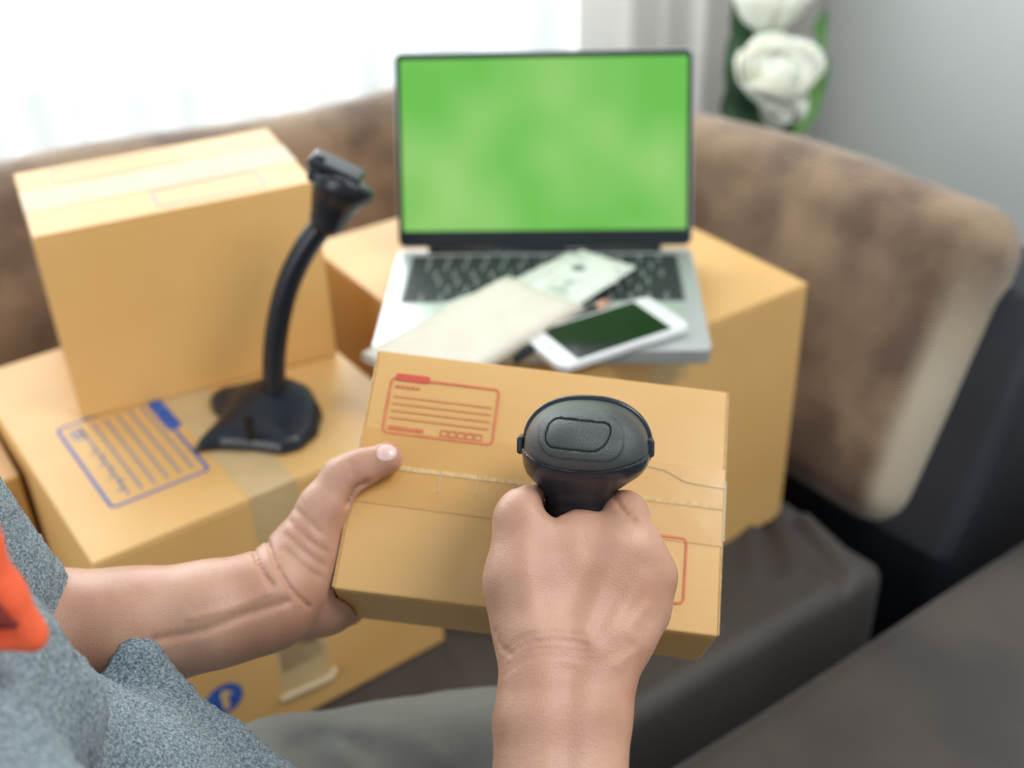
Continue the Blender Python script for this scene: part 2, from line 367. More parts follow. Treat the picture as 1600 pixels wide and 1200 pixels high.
def curtain(name, x0, x1, y, amp, wl, m, label, seed, folds_var=.35, nx=260):
    r = np.random.default_rng(seed); ph = np.cumsum(1+folds_var*r.standard_normal(200)); xs = np.linspace(x0, x1, nx); V = []; F = []
    zz = np.linspace(.03, 2.38, 14)
    for z in zz:
        for x in xs:
            u = (x-x0)/wl; k = np.interp(u*2, np.arange(200), ph)
            V.append(Lp(x, y+amp*math.sin(PI*k+.25*math.sin(z*1.7+x*2))*(1.1-.15*z)+.006*math.sin(x*71+z*3), z))
    for i in range(len(zz)-1):
        for j in range(nx-1): a = i*nx+j; F.append((a, a+1, a+nx+1, a+nx))
    o = mesh(name, V, F, m, None, True); tag(o, label, 'curtain'); return o
curtain('sheer_curtain', .40, 3.6, -.10, .025, .13, M['sheer'], 'bright white sheer curtain across the window behind the sofa, left of the laptop', 3)
curtain('grey_drape', -.02, .56, -.16, .022, .10, M['drape'], 'pale grey drape hanging in folds beside the corner behind the white roses', 5, nx=120)
rail = mesh('curtain_rail', *tube([Lp(-.0, -.12, 2.41), Lp(3.7, -.12, 2.41)], .014), M['alu'], None, True); tag(rail, 'metal curtain rail above the window', 'curtain rail')

# ================================================================== SOFA
SD = 33.5; sc, ss = math.cos(math.radians(SD)), math.sin(math.radians(SD)); U = np.array([sc, ss, 0]); Vv = np.array([-ss, sc, 0]); ZS = .4165
Q0 = np.array([.398, .93, 0])     # seat's front right corner on plan
sofa = thing('sofa', 'brown chenille corner sofa with dark seat, behind and under the cardboard boxes', 'sofa', loc=tuple(Q0-U*.6+Vv*.4))
def par(o, p):
    o.parent = p; o.matrix_parent_inverse = p.matrix_world.inverted(); return o
bpy.context.view_layer.update()
def wr(n, s):
    return s
def seatfn(V):
    V = V.copy(); X = V[:, 0]; Yy = V[:, 1]; top = (V[:, 2] > .0)
    # pulled creases by the foot of the right cushion
    def lp(px, py):
        q = Zp(px, py, ZS)-(Q0-U*sw+Vv*sd_); return np.array([q@U, q@Vv])
    P2 = V[:, :2]; z = .004*np.sin(X*7)*np.sin(Yy*6)
    for a, b, wd, am in [((1190, 800), (1212, 890), .008, -.008), ((1215, 800), (1245, 890), .008, .005), ((1232, 812), (1318, 912), .009, -.010), ((1262, 812), (1340, 890), .009, .006), ((1285, 815), (1352, 872), .008, -.006), ((1170, 830), (1175, 900), .010, .005)]:
        a, b = lp(*a), lp(*b); e = b-a; t = np.clip(((P2-a)@e)/(e@e), 0, 1); g = np.linalg.norm(P2-a-t[:, None]*e, axis=1); z = z+am*1.5*np.exp(-(g/wd)**2)*(1-.6*t)
    V[:, 2] += np.where(top, z, 0)
    V[:, 2] -= np.where(top, .02*np.clip((np.abs(Yy)-.34)/.08, 0, 1)**2*0, 0)
    return V
sw, sd_, sh = .85, .42, .075
mw = frame(Q0-U*sw+Vv*sd_+np.array([0, 0, ZS-sh]), U, Vv)
seat = rb_obj('seat_cushion', (sw, sd_, sh), .022, M['seat'], None, (300, 130, 4), seatfn); seat.matrix_world = mw; bpy.context.view_layer.update(); par(seat, sofa)
base = bevel(MB().box((-sw, -sd_+.015, .06), (sw, sd_, ZS-2*sh)).build('base', M['frame']), .01); base.matrix_world = frame(Q0-U*sw+Vv*sd_, U, Vv); bpy.context.view_layer.update(); par(base, sofa)
for i, (a, b) in enumerate([(-sw+.06, -sd_+.08), (sw-.06, -sd_+.08), (-sw+.06, sd_-.06), (sw-.06, sd_-.06)]):
    l = mesh('leg', *tube([(a, b, 0), (a, b, .06)], [.018, .024]), M['wood'], None, True); l.matrix_world = frame(Q0-U*sw+Vv*sd_, U, Vv); bpy.context.view_layer.update(); par(l, sofa)
def backc(B0, u, n, L, lean, H, T, r, label, side=1):
    """slab: bottom-front corner B0, runs along u, leans by lean towards n"""
    u = N(u); n = N(n); v = N(n*math.sin(lean)+np.array([0, 0, 1])*math.cos(lean)); t = N(np.cross(u, v)*side)
    t = t if t@n > 0 else -t
    c = B0+u*L/2+v*H/2+t*T/2
    def fn(V):
        V = V.copy(); f = np.clip(1-(np.abs(V[:, 0])/(L/2))**4, 0, 1)*np.clip(1-(np.abs(V[:, 1])/(H/2))**4, 0, 1)
        V[:, 2] += np.sign(V[:, 2])*.012*f+.004*np.sin(V[:, 0]*19+1)*np.sin(V[:, 1]*16)
        V[:, 1] += .006*np.sin(V[:, 0]*11+2)
        return V
    V, F = rbox(L/2, H/2, T/2, r, 30, fn, 5)
    W = c+V[:, :1]*u+V[:, 1:2]*v+V[:, 2:]*t
    if np.dot(np.cross(u, v), t) < 0: F = [f[::-1] for f in F]
    return W, F, V
LB = .62
uR = N((-.64, .77, 0)); nR = N((.77, .64, 0))
W, F, L3 = backc(np.array([.402, .980, ZS-.006]), uR, nR, LB, math.radians(20), .378, .12, .052, 'r')
o = mesh('back_cushion', W, F, M['chenille'], None, True); pass
at = o.data.attributes.new('pale', 'FLOAT', 'POINT'); sx_ = np.clip(1-(L3[:, 0]+LB/2-.004)/.040, 0, 1); at.data.foreach_set('value', (np.clip(sx_*1.8, 0, 1)**1.6*np.clip((.15-L3[:, 1])/.16, .1, 1)*.85).astype(np.float32))
o['label'] = 'brown cushion with pale ribbed end'; par(o, sofa)
uL = N((math.cos(math.radians(208)), math.sin(math.radians(208)), 0)); nL = N((-math.sin(math.radians(28)), math.cos(math.radians(28)), 0))
W, F, L3 = backc(np.array([.115, 1.47, ZS-.004]), uL, nL, 1.35, math.radians(16), .385, .13, .05, 'l')
par(mesh('back_cushion', W, F, M['chenille'], None, True), sofa)
# dark frame behind the cushions, and the arm at the right end
def slab(name, p0, u, n, L, H, T, z0=.06, r=.03, lean=.0, m='frame'):
    u = N(u); n = N(n); c = np.array(p0)+u*L/2+n*T/2+np.array([0, 0, z0+H/2]); V, F = rbox(L/2, T/2, H/2, r, 8)
    W = c+V[:, :1]*u+V[:, 1:2]*n+V[:, 2:]*np.array([0, 0, 1.])+n*lean*((V[:, 2:]+H/2)/H)
    if np.dot(np.cross(u, n), [0, 0, 1]) < 0: F = [f[::-1] for f in F]
    return par(mesh(name, W, F, M[m], None, True), sofa)
slab('back_frame', np.array([.10, 1.47, 0])+nL*.26, uL, nL, 1.45, .58, .06)
def prism(name, P0, u, n, L, prof, r=.02):
    """profile (n, z) swept along u"""
    mb = MB(); k = len(prof); V = [np.array(P0)+N(u)*x+N(n)*a+np.array([0, 0, z]) for x in (0, L) for a, z in prof]
    F = [tuple(range(k-1, -1, -1)), tuple(range(k, 2*k))]+[(i, (i+1) % k, k+(i+1) % k, k+i) for i in range(k)]
    if np.dot(np.cross(V[1]-V[0], V[2]-V[0]), u) < 0: F = [f[::-1] for f in F]
    o = mesh(name, V, F, M['frame']); bevel(o, r, 3); par(o, sofa); return o
prism('back_frame', np.array([.404, .993, 0])-uR*.075, uR, nR, .60, [(.012, .05), (.02, .40), (.150, .66), (.29, .66), (.27, .05)])
prism('arm_panel', np.array([.404, .993, 0])-uR*.05+nR*.285, uR, nR, .70, [(.0, .05), (.0, .46), (.10, .48), (.10, .05)])
# chaise that the person sits on
ch = thing('chaise', 'wide low taupe brown upholstered seat in the lower right foreground', 'sofa', loc=(.2, .3, 0))
bpy.context.view_layer.update()
E0 = np.array([.107, .677, 0])
def chfn(V):
    V = V.copy(); V[:, 2] += np.where(V[:, 2] > 0, .004*np.sin(V[:, 0]*9)*np.sin(V[:, 1]*8), 0); return V
V, F = rbox(.95, .55, .09, .03, 40, chfn)
c = E0+U*(-.05)-Vv*.55+np.array([0, 0, ZS-.09]); W = c+V[:, :1]*U+V[:, 1:2]*Vv+V[:, 2:]*np.array([0, 0, 1.])
par(mesh('cushion', W, F, M['chaise'], None, True), ch)
V, F = rbox(.94, .54, .085, .01, 2); c = c-np.array([0, 0, .1765]); W = c+V[:, :1]*U+V[:, 1:2]*Vv+V[:, 2:]*np.array([0, 0, 1.])
par(mesh('base', W, F, M['frame'], None, True), ch)
for a in (-.85, .85):
    for b in (-.45, .45):
        p = c+U*a+Vv*b; par(mesh('leg', *tube([(p[0], p[1], 0), (p[0], p[1], .07)], [.018, .024]), M['wood'], None, True), ch)

# ================================================================== CARDBOARD BOXES
def carton(name, mw, w, d, h, label, seam='x', m='card', tape='tape_pale', tw=.048, tape_on=True, drop=.06, flap=True):
    """local: x along the front, y back, z up; z=0 is the bottom"""
    t = thing(name, label, 'box', mw)
    T = .003
    b = bevel(MB().box((0, 0, 0), (w, d, h-T)).build('body', M[m], t), .0012, 1)
    g = .0009
    if seam == 'x': fl = [((0, 0), (w, d/2-g)), ((0, d/2+g), (w, d))]
    else: fl = [((0, 0), (w/2-g, d)), ((w/2+g, 0), (w, d))]
    for lo, hi in fl: bevel(MB().box((lo[0], lo[1], h-T), (hi[0], hi[1], h)).build('flap', M[m], t), .0012, 2)
    # corner edges of the raw board, a hair proud
    if tape_on:
        mb = MB(); e = .0004
        if seam == 'x':
            n = 10; ys = [d/2-tw/2, d/2+tw/2]
            mb.box((-e, ys[0], h), (w+e, ys[1], h+e)); mb.box((-e, ys[0], h-drop), (0, ys[1], h)); mb.box((w, ys[0], h-drop), (w+e, ys[1], h))
        else:
            xs = [w/2-tw/2, w/2+tw/2]
            mb.box((xs[0], -e, h), (xs[1], d+e, h+e)); mb.box((xs[0], -e, h-drop), (xs[1], 0, h)); mb.box((xs[0], d, h-drop), (xs[1], d+e, h))
        mb.build('tape', M[tape], t)
    return t
def inkrect(mb, x0, y0, x1, y1, r, t, z, h=.0002):
    mb.ring(rrect(x0, y0, x1, y1, r), rrect(x0+t, y0+t, x1-t, y1-t, max(r-t, .0004)), z, z+h)
# --- lower left carton (A)
zA = .679
A0 = np.array([-.322, .670, ZS]); mwA = frame(A0, U, (-.50, .866, 0)) if False else frame(A0, N((.819, .574, 0)), N((-.574, .819, 0)))
wA, dA, hA = .300, .345, zA-ZS
bA = carton('carton', mwA, wA, dA, hA, 'large cardboard carton with blue address panel, under the scanner stand, lower left', seam='y', drop=.2, tape='tape_tan', tw=.042)
def inkobj(name, f, m, parent, z=0):
    mb = MB(); f(mb); return mb.build(name, m, parent)
bpy.context.view_layer.update()
def toloc(mw, p): return np.array(mw.inverted() @ Vector(p))
pa = [toloc(mwA, Zp(x, y, zA))[:2] for x, y in ((85, 655), (160, 795), (326, 742), (250, 630))]
ax0, ax1 = (pa[0][0]+pa[1][0])/2, (pa[2][0]+pa[3][0])/2; ay0, ay1 = (pa[1][1]+pa[2][1])/2, (pa[0][1]+pa[3][1])/2
print('label A', ax0, ax1, ay0, ay1)
zt = hA+.0001
def lab(mb): inkrect(mb, ax0, ay0, ax1, ay1, .006, .0028, zt)
inkobj('address_panel', lab, M['blue'], bA)
def lines(mb):
    for i in range(6):
        x = ax0+(ax1-ax0)*(.22+.13*i); mb.bar((x, ay0+.012), (x, ay1-.012), .0022, zt)
inkobj('ruled_lines', lines, M['bluep'], bA)
def head(mb):
    mb.poly(rrect(ax1-.006, ay1-.066, ax1+.007, ay1-.012, .003), zt, zt+.0003)
inkobj('panel_heading', head, M['blue'], bA)
def stamp(mb):
    for i in range(3): mb.bar((ax0+.010+.004*i, ay1-.03), (ax0+.010+.004*i, ay1-.012), .0022, zt)
    for i in range(7): mb.bar((ax0+.013+(i % 2)*.004, ay0+.02+.011*i), (ax0+.019+(i % 2)*.004, ay0+.023+.011*i), .002, zt)
tag(inkobj('small_print', stamp, M['bluem'], bA), kind='stuff')
# round blue care mark on the front face with a white figure
fr = frame(A0, N((.819, .574, 0)), (0, 0, 1))
pc = toloc(fr, A0); rdir = RC@np.array([(350-800)/FP, -(1093-600)/FP, -1.]); nA = N((.574, -.819, 0)); tt = ((A0-CAM)@nA)/(rdir@nA); mk = toloc(fr, CAM+rdir*tt)
print('mark', mk)
def disc(mb):
    P = [(mk[0]+.0175*math.cos(a), mk[1]+.0175*math.sin(a)) for a in np.linspace(0, 2*PI, 32, endpoint=False)]; mb.poly(P, .0001, .0004)
def fig(mb):
    x, y = mk[0], mk[1]
    mb.poly([(x-.002, y-.012), (x+.004, y-.012), (x+.004, y+.002), (x+.009, y+.004), (x+.001, y+.012), (x-.003, y+.006), (x-.002, y)], .0004, .0006)
o = inkobj('care_mark', disc, M['blue'], None); o.matrix_world = fr; bpy.context.view_layer.update(); par(o, bA)
o2 = inkobj('care_figure', fig, M['card_edge'], None); o2.matrix_world = fr; bpy.context.view_layer.update(); par(o2, o)
# torn strip of tape hanging from the lower front
rd = RC@np.array([(455-800)/FP, -(1080-600)/FP, -1.]); q1 = toloc(fr, CAM+rd*(((A0-CAM)@nA)/(rd@nA))); rd = RC@np.array([(510-800)/FP, -(1055-600)/FP, -1.]); q2 = toloc(fr, CAM+rd*(((A0-CAM)@nA)/(rd@nA)))
V, F = tube(spline([(q1[0]-.012, q1[1]-.002, .002), (q1[0], q1[1], .004), (q2[0], q2[1], .004), (q2[0]+.010, q2[1]+.006, .002)], 4), [.001]+[.003]*11+[.001], 8)
o = mesh('tape_curl', V, F, M['tape_pale'], None, True); o.matrix_world = fr; bpy.context.view_layer.update(); par(o, bA)
o = MB().box((wA/2-.024, .025, .0), (wA/2+.024, .10, .0004)).build('tape', M['tape_tan']); o.matrix_world = fr; bpy.context.view_layer.update(); par(o, bA)
# --- upper left carton (B), standing on A
zB = zA+.1805
B0 = np.array([-.388, .868, zA+.0006]); mwB = rotz(B0, 24.5); wB, dB, hB = .240, .158, .180
bB = carton('carton', mwB, wB, dB, hB, 'upright cardboard carton with taped cream top, stacked on the lower left carton', seam='x', tape='tape_pale', drop=.03)
def lb(mb):
    inkrect(mb, .104, .012, .200, .052, .005, .002, hB+.0001); inkrect(mb, .03, .112, .15, .146, .005, .0015, hB+.0001)
inkobj('address_panel', lb, M['ink_grey'], bB)
# --- laptop carton (C)
zC = .713
C0 = np.array([.0, .822, ZS]); mwC = rotz(C0, SD); wC, dC, hC = .358, .395, zC-ZS
bC = carton('carton', mwC, wC, dC, hC, 'large cardboard carton carrying the open laptop, right of centre', seam='y', tape='tape', drop=.05)
# --- far left cartons D on E
bE = carton('carton', frame(np.array([-.448, .880, ZS])-U*.255, U, Vv), .22, .28, .13, 'shadowed cardboard carton at far left, beneath the orange-tan one', m='card_orange', tape_on=False)
bD = carton('carton', frame(np.array([-.428, .830, ZS+.1306])-U*.246, U, Vv), .235, .25, .105, 'orange-tan carton cut by the left frame edge, beside the lower left carton', m='card_orange', tape_on=False)
# --- held parcel (H)
bl, br, tl, tr = D(517, 910, .625), D(1115, 1003, .62), D(595, 555, .69), D(1143, 605, .685)
xh = N((br-bl)+(tr-tl)); yh = (tl-bl)+(tr-br); yh = N(yh-xh*(xh@yh)); nh = np.cross(xh, yh); ctr = (bl+br+tl+tr)/4; wH, dH, hH = .2096, .1477, .058
H0 = ctr-xh*wH/2-yh*dH/2-nh*hH; mwH = frame(H0, xh, yh)
bH = carton('parcel', mwH, wH, dH, hH, 'small taped cardboard parcel with red address panels, held up in the left hand', tape='tape_clear', tw=.046, drop=.02, tape_on=True)
def hl(px, py):
    r = RC@np.array([(px-800)/FP, -(py-600)/FP, -1.]); p = CAM+r*(((bl+br+tl+tr)/4-CAM)@nh)/(r@nh); return toloc(mwH, p)[:2]
zh = hH+.00055
P = [hl(*q) for q in ((614, 590), (782, 607), (771, 696), (592, 678))]
hx0 = (P[0][0]+P[3][0])/2; hx1 = (P[1][0]+P[2][0])/2; hy1 = (P[0][1]+P[1][1])/2; hy0 = (P[2][1]+P[3][1])/2; print('held label', hx0, hx1, hy0, hy1)
inkobj('address_panel', lambda mb: inkrect(mb, hx0, hy0, hx1, hy1, .0035, .0013, zh), M['red'], bH)
def hd(mb): mb.poly(rrect(hx0+.003, hy1-.0022, hx0+.023, hy1+.0022, .001), zh, zh+.0003)
inkobj('panel_heading', hd, M['redd'], bH)
def hlines(mb):
    for i in range(4): y = hy1-.0125-i*.0046; mb.bar((hx0+.004, y), (hx1-.004, y), .0012, zh)
inkobj('ruled_lines', hlines, M['redp'], bH)
def hsmall(mb):
    for i in range(5): mb.bar((hx0+.004+i*.0030, hy1-.0062), (hx0+.0058+i*.0030, hy1-.0062), .0016, zh)
    for i in range(7): mb.bar((hx0+.004+i*.0030, hy0+.0042), (hx0+.0058+i*.0030, hy0+.0042), .0022, zh)
    for i in range(5):
        x = hx0+.034+i*.0050; inkrect(mb, x, hy0+.0022, x+.0046, hy0+.0064, .0004, .0006, zh)
tag(inkobj('small_print', hsmall, M['red'], bH), kind='stuff')
P = [hl(*q) for q in ((1081, 842), (1063, 945))]; lx1 = (P[0][0]+P[1][0])/2
def lab2(mb): inkrect(mb, lx1-.065, P[1][1], lx1, P[0][1], .0035, .0012, zh)
inkobj('address_panel', lab2, M['red'], bH)
def l2(mb):
    for i in range(5): y = P[0][1]-.011-i*.0046; mb.bar((lx1-.06, y), (lx1-.012, y), .001, zh)
inkobj('ruled_lines', l2, M['redp'], bH)
# the tape's wrinkle ridges and the raw board seam
def wr_(mb):
    pts = [hl(*q) for q in ((1010, 727), (1040, 735), (1070, 752), (1100, 758), (1133, 763))]
    for a, b in zip(pts[:-1], pts[1:]): mb.bar(a, b, .0012, zh-.0001, .0005)
inkobj('tape_wrinkle', wr_, M['tape'], bH)
for q0, q1 in (((690, 735), (684, 770)), ((748, 742), (742, 775))): inkobj('tape_wrinkle', lambda mb: mb.bar(hl(*q0), hl(*q1), .0010, zh-.0001, .0004), M['tape'], bH)
def seamm(mb): mb.box((.0, dH/2-.0014, hH+.0004), (wH, dH/2+.0014, hH+.0008))
inkobj('seam_edge', seamm, M['card_edge'], bH)
for x in (wH-.0001, -.0006): inkobj('raw_edge', lambda mb: mb.box((x, .001, hH-.0032), (x+.0007, dH-.001, hH+.0002)), M['card_edge'], bH)
mbx = MB(); mbx.box((wH+.0002, dH/2-.020, hH-.02), (wH+.0012, dH/2+.016, hH+.0010)).build('tape_end', M['tape_pale'], bH)
MB().box((-.0012, dH/2-.016, hH-.02), (-.0002, dH/2+.018, hH+.0010)).build('tape_end', M['tape_pale'], bH)

# ================================================================== LAPTOP AND WHAT LIES ON IT
lx = N((.998, -.06, 0)); ly = N((.06, .998, 0)); zL = zC+.0008
mwL = frame(np.array([.026, .880, zL]), lx, ly)
lap = thing('laptop', 'open silver laptop showing a green screen, standing on the large carton', 'laptop', mwL)
hw, dp, th = .152, .208, .0145
b = MB().poly(rrect(-hw, 0, hw, dp, .010), 0, th).build('base', M['alu'], lap); bevel(b, .0015)
kx0, kx1, ky0, ky1 = -.137, .137, .090, .190
wl = MB().poly(rrect(kx0, ky0, kx1, ky1, .003), th, th+.0003).build('keyboard_well', M['well'], lap)
rows = [(14, 0), (14, 1), (14, 2), (13, 3), (12, 4), (10, 5)]
kh = (ky1-ky0-.002)/6
for n, r in rows:
    y1 = ky1-.0015-kh*r; y0 = y1-kh+.0028
    ws = [1.0]*n
    if r == 1: ws[-1] = 1.5
    if r == 2: ws[0] = 1.5
    if r == 3: ws[0] = 1.75; ws[-1] = 1.75
    if r == 4: ws[0] = ws[-1] = 2.3
    if r == 5: ws = [1, 1, 1, 1.25, 5.2, 1.25, 1, .9, .9, .9]
    s = (kx1-kx0-.002)/sum(ws); x = kx0+.001
    for wk in ws:
        mb = MB(); yy1 = y0+(y1-y0)*(.5 if r == 0 and False else 1)
        mb.add([(x+.0014, y0, th+.0003), (x+wk*s-.0014, y0, th+.0003), (x+wk*s-.0014, yy1, th+.0003), (x+.0014, yy1, th+.0003),
                (x+.0018, y0+.0004, th+.0016), (x+wk*s-.0018, y0+.0004, th+.0016), (x+wk*s-.0018, yy1-.0004, th+.0016), (x+.0018, yy1-.0004, th+.0016)],
               [(0, 3, 2, 1), (4, 5, 6, 7), (0, 1, 5, 4), (1, 2, 6, 5), (2, 3, 7, 6), (3, 0, 4, 7)])
        mb.build('key', M['keycap'], wl); x += wk*s
tp = MB(); tp.ring(rrect(-.05, .006, .05, .080, .004), rrect(-.0495, .0065, .0495, .0795, .0035), th, th+.0002); tp.build('trackpad', M['keycap'], lap)
hin = mesh('hinge', *tube([(-.12, dp-.006, th+.001), (.12, dp-.006, th+.001)], .0045), M['bezel'], lap, True)
ll = math.radians(24); lm = frame((0, dp-.004, th+.004), (1, 0, 0), (0, math.sin(ll), math.cos(ll)))
lidp = bpy.data.objects.new('lid', None); bpy.data.objects.remove(lidp)
LH = .197
lid = MB().poly(rrect(-hw, 0, hw, LH, .008), -.005, 0).build('lid', M['alu'], lap); lid.matrix_local = lm; bevel(lid, .0012)
bz = MB().poly(rrect(-hw+.0012, .001, hw-.0012, LH-.0012, .007), 0, .0007).build('bezel', M['bezel'], lid)
MB().poly(rrect(-hw+.006, .017, hw-.006, LH-.007, .001), .0007, .0010).build('screen', M['screen'], lid)
MB().poly([(.0016*math.cos(a), LH-.004+.0016*math.sin(a)) for a in np.linspace(0, 6.28, 12, endpoint=False)], .0007, .0009).build('webcam', M['black_gloss'], lid)
zT = zL+th
# phone
mwP = frame((.0865, .897, zT+.0021), N((.876, .482, .0)), N((-.482, .876, 0)))
ph = thing('smartphone', 'white smartphone with dark blank screen, lying on the laptop palm rest', 'phone', mwP)
b = MB().poly(rrect(-.069, -.034, .069, .034, .010, 8), 0, .0075).build('case', M['white_pl'], ph); bevel(b, .002, 3)
MB().poly(rrect(-.050, -.0300, .050, .0300, .001), .0075, .0078).build('screen', M['phone_scr'], ph)
MB().poly([(.0595+.0045*math.cos(a), .0045*math.sin(a)) for a in np.linspace(0, 6.28, 20, endpoint=False)], .0075, .0077).build('home_button', M['winframe'], ph)
MB().box((-.0605, -.005, .0075), (-.0590, .005, .0077)).build('earpiece', M['dark'], ph)
# pen under the envelope edge
pn = thing('pen', 'dark pen with coppery tip, lying between the envelope and the smartphone', 'pen', frame((.012, .868, zT+.0045), N((.66, .75, 0)), N((-.75, .66, 0))))
mesh('barrel', *tube([(-.012, 0, 0), (.103, 0, 0)], .0042), M['black_gloss'], pn, True)
mesh('tip', *tube([(.103, 0, 0), (.118, 0, 0), (.126, 0, 0)], [.0042, .0038, .001]), M['rosegold'], pn, True)
# envelope with banknotes
ed = N((-.68, -.733, 0)); ex = N((.733, -.68, 0)); et = np.array([.044, .985, 0])
zE = zT+.0105
def mE(off=0, rz=0, dz=0): return frame(et+ed*.020+ex*.003+np.array([0, 0, zE+dz]), ex, -ed)
env = thing('envelope', 'long beige paper envelope full of banknotes, lying across the laptop keyboard', 'envelope', mE())
def sheet(nm, z, x0, x1, y0, y1, notch=0, curve=.0):
    V = []; F = []; nx, ny = 9, 13
    for s in (0, .0005):
        for j in range(ny):
            for i in range(nx):
                x = x0+(x1-x0)*i/(nx-1); y = y0+(y1-y0)*j/(ny-1)
                if j == ny-1: y -= notch*max(0, 1-((i-(nx-1)/2)/((nx-1)/4))**2)
                zz = z+s+curve*(1-((2*i/(nx-1)-1))**2)
                V.append((x, y, zz))
    o = nx*ny
    for j in range(ny-1):
        for i in range(nx-1): a = j*nx+i; F += [(a+o, a+1+o, a+nx+1+o, a+nx+o), (a, a+nx, a+nx+1, a+1)]
    ring = [i for i in range(nx)]+[j*nx+nx-1 for j in range(1, ny)]+[(ny-1)*nx+i for i in range(nx-2, -1, -1)]+[j*nx for j in range(ny-2, 0, -1)]
    for a, b2 in zip(ring, ring[1:]+ring[:1]): F.append((a, b2, b2+o, a+o))
    return mesh(nm, V, F, M['envelope'], env, True)
ew = .047
sheet('back_sheet', -.0032, -ew, ew, -.188, .006); sheet('front_sheet', .0030, -ew, ew, -.188, .0, .004, .0012)
MB().box((-ew-.0002, -.188, -.0032), (-ew+.0006, 0, .0035)).build('side_fold', M['envelope'], env); MB().box((ew-.0006, -.188, -.0032), (ew+.0002, 0, .0035)).build('side_fold', M['envelope'], env)
bn = []
for i in range(6):
    ang = [13, 3, 8, -4, 1, -3][i]; ox = [-.010, -.006, .0, .004, .006, .012][i]; oy = [.054, .064, .050, .064, .070, .074][i]; z = zE-.0022+.0008*i
    a = math.radians(ang); Yd = -ed*math.cos(a)+ex*math.sin(a); Xd = ex*math.cos(a)+ed*math.sin(a)
    cpos = et-ed*(oy-.078)+ex*ox; cpos = np.array([cpos[0], cpos[1], z])
    lbls = ['banknote at the bottom of the fan in the envelope', 'second banknote from the bottom of the fan in the envelope', 'third banknote up from the bottom of the envelope fan', 'third banknote down from the top of the envelope fan', 'second banknote from the top of the fan in the envelope', 'topmost pale green banknote in the fan sticking out of the envelope']
    t = thing('banknote', lbls[i], 'banknote', frame(cpos, Xd, Yd), 'banknotes in the envelope')
    MB().box((-.033, -.078, 0), (.033, .078, .0004)).build('paper', M['paper'], t)
    mb = MB(); inkrect(mb, -.030, -.075, .030, .075, .001, .0018, .0004, .00008)
    for s in (-1, 1):
        for y in (-.066, .060): mb.box((s*.022-.005, y, .0004), (s*.022+.005, y+.006, .00048))
    mb.build('border_print', M['billink'], t)
    mb = MB(); mb.ring([(.016*math.cos(q), .004+.021*math.sin(q)) for q in np.linspace(0, 6.28, 24, endpoint=False)], [(.0145*math.cos(q), .004+.0195*math.sin(q)) for q in np.linspace(0, 6.28, 24, endpoint=False)], .0004, .0005)
    mb.poly([(.006*math.cos(q), .012+.008*math.sin(q)) for q in np.linspace(0, 6.28, 14, endpoint=False)], .0004, .0005)
    mb.poly([(.011*math.cos(q), -.004+.007*math.sin(q)) for q in np.linspace(0, 6.28, 14, endpoint=False)], .0004, .0005)
    mb.build('portrait_print', M['billink'], t)
    mb = MB(); mb.poly([(-.012+.007*math.cos(q), .044+.007*math.sin(q)) for q in np.linspace(0, 6.28, 16, endpoint=False)], .0004, .0005)
    mb.build('seal_print', M['billdark'], t)

# ================================================================== SCANNER STAND
st = thing('scanner_stand', 'black gooseneck scanner stand with curved base, on the lower left carton', 'stand', loc=(-.205, .868, zA)); bpy.context.view_layer.update()
zb = zA+.0012
Pn = np.array([-.208, .872]); T1 = np.array([-.281, .811]); T2 = np.array([-.283, .915]); RF = np.array([-.199, .812])
BP = np.array([Zp(x, y, zA)[:2] for x, y in [(292, 715), (345, 709), (395, 711), (442, 717), (475, 708), (503, 684), (511, 655), (496, 632), (455, 622), (400, 618), (352, 616), (322, 632), (330, 650), (350, 664), (318, 690)]])
def poly2(p, Q):
    d = np.full(len(p), 1e9); sg = np.ones(len(p)); n = len(Q); j = n-1
    for i in range(n):
        e = Q[j]-Q[i]; w_ = p-Q[i]; b = w_-e*np.clip((w_@e)/(e@e), 0, 1)[:, None]; d = np.minimum(d, (b*b).sum(1))
        c1 = p[:, 1] >= Q[i][1]; c2 = p[:, 1] < Q[j][1]; c3 = e[0]*w_[:, 1] > e[1]*w_[:, 0]
        sg = np.where((c1 & c2 & c3) | (~c1 & ~c2 & ~c3), -sg, sg); j = i
    return sg*np.sqrt(d)
def fb(P):
    s2 = poly2(P[:, :2], BP)+.003; q = P[:, :2]-Pn
    h = zb+.014+.018*np.exp(-((q/np.array([.040, .034]))**2).sum(1))+.004*np.exp(-(((P[:, :2]-(Pn+T1)/2)/.03)**2).sum(1))
    d = smax(s2-.002*0, P[:, 2]-h, .016)
    ins = cone(P, np.array([-.31, .862, zb+.020]), np.array([-.262, .864, zb+.022]), .014, .010); d = smax(d, -ins, .008)
    return smax(d, zb-P[:, 2], .001)
par(netmesh('base', [surfnet(fb, (-.33, .75, zb-.01), (-.14, .97, zb+.07), .0022)], M['stand']), st)
o = MB().box((-.004, -.0025, -.012), (.004, .0025, .012)).build('slot', M['dark']); o.matrix_world = frame(D(390, 668, .972), N((.8, .55, 0)), (-.55, .8, 0)); bpy.context.view_layer.update(); par(o, st)
gp = spline([D(436, 648, 1.03), D(428, 590, 1.012), D(432, 520, .992), D(448, 450, .972), D(476, 390, .955), D(516, 335, .94)], 14)
gr = [.0098+.0007*(i % 2) for i in range(len(gp))]
par(mesh('gooseneck', *tube(gp, gr, 16), M['stand'], None, True), st)
par(mesh('neck_collar', *tube([gp[0]-np.array([0, 0, .02]), gp[0], gp[4]], [.016, .0145, .0125], 20), M['stand'], None, True), st)
ca_, cb_ = D(514, 340, .94), D(531, 292, .93)
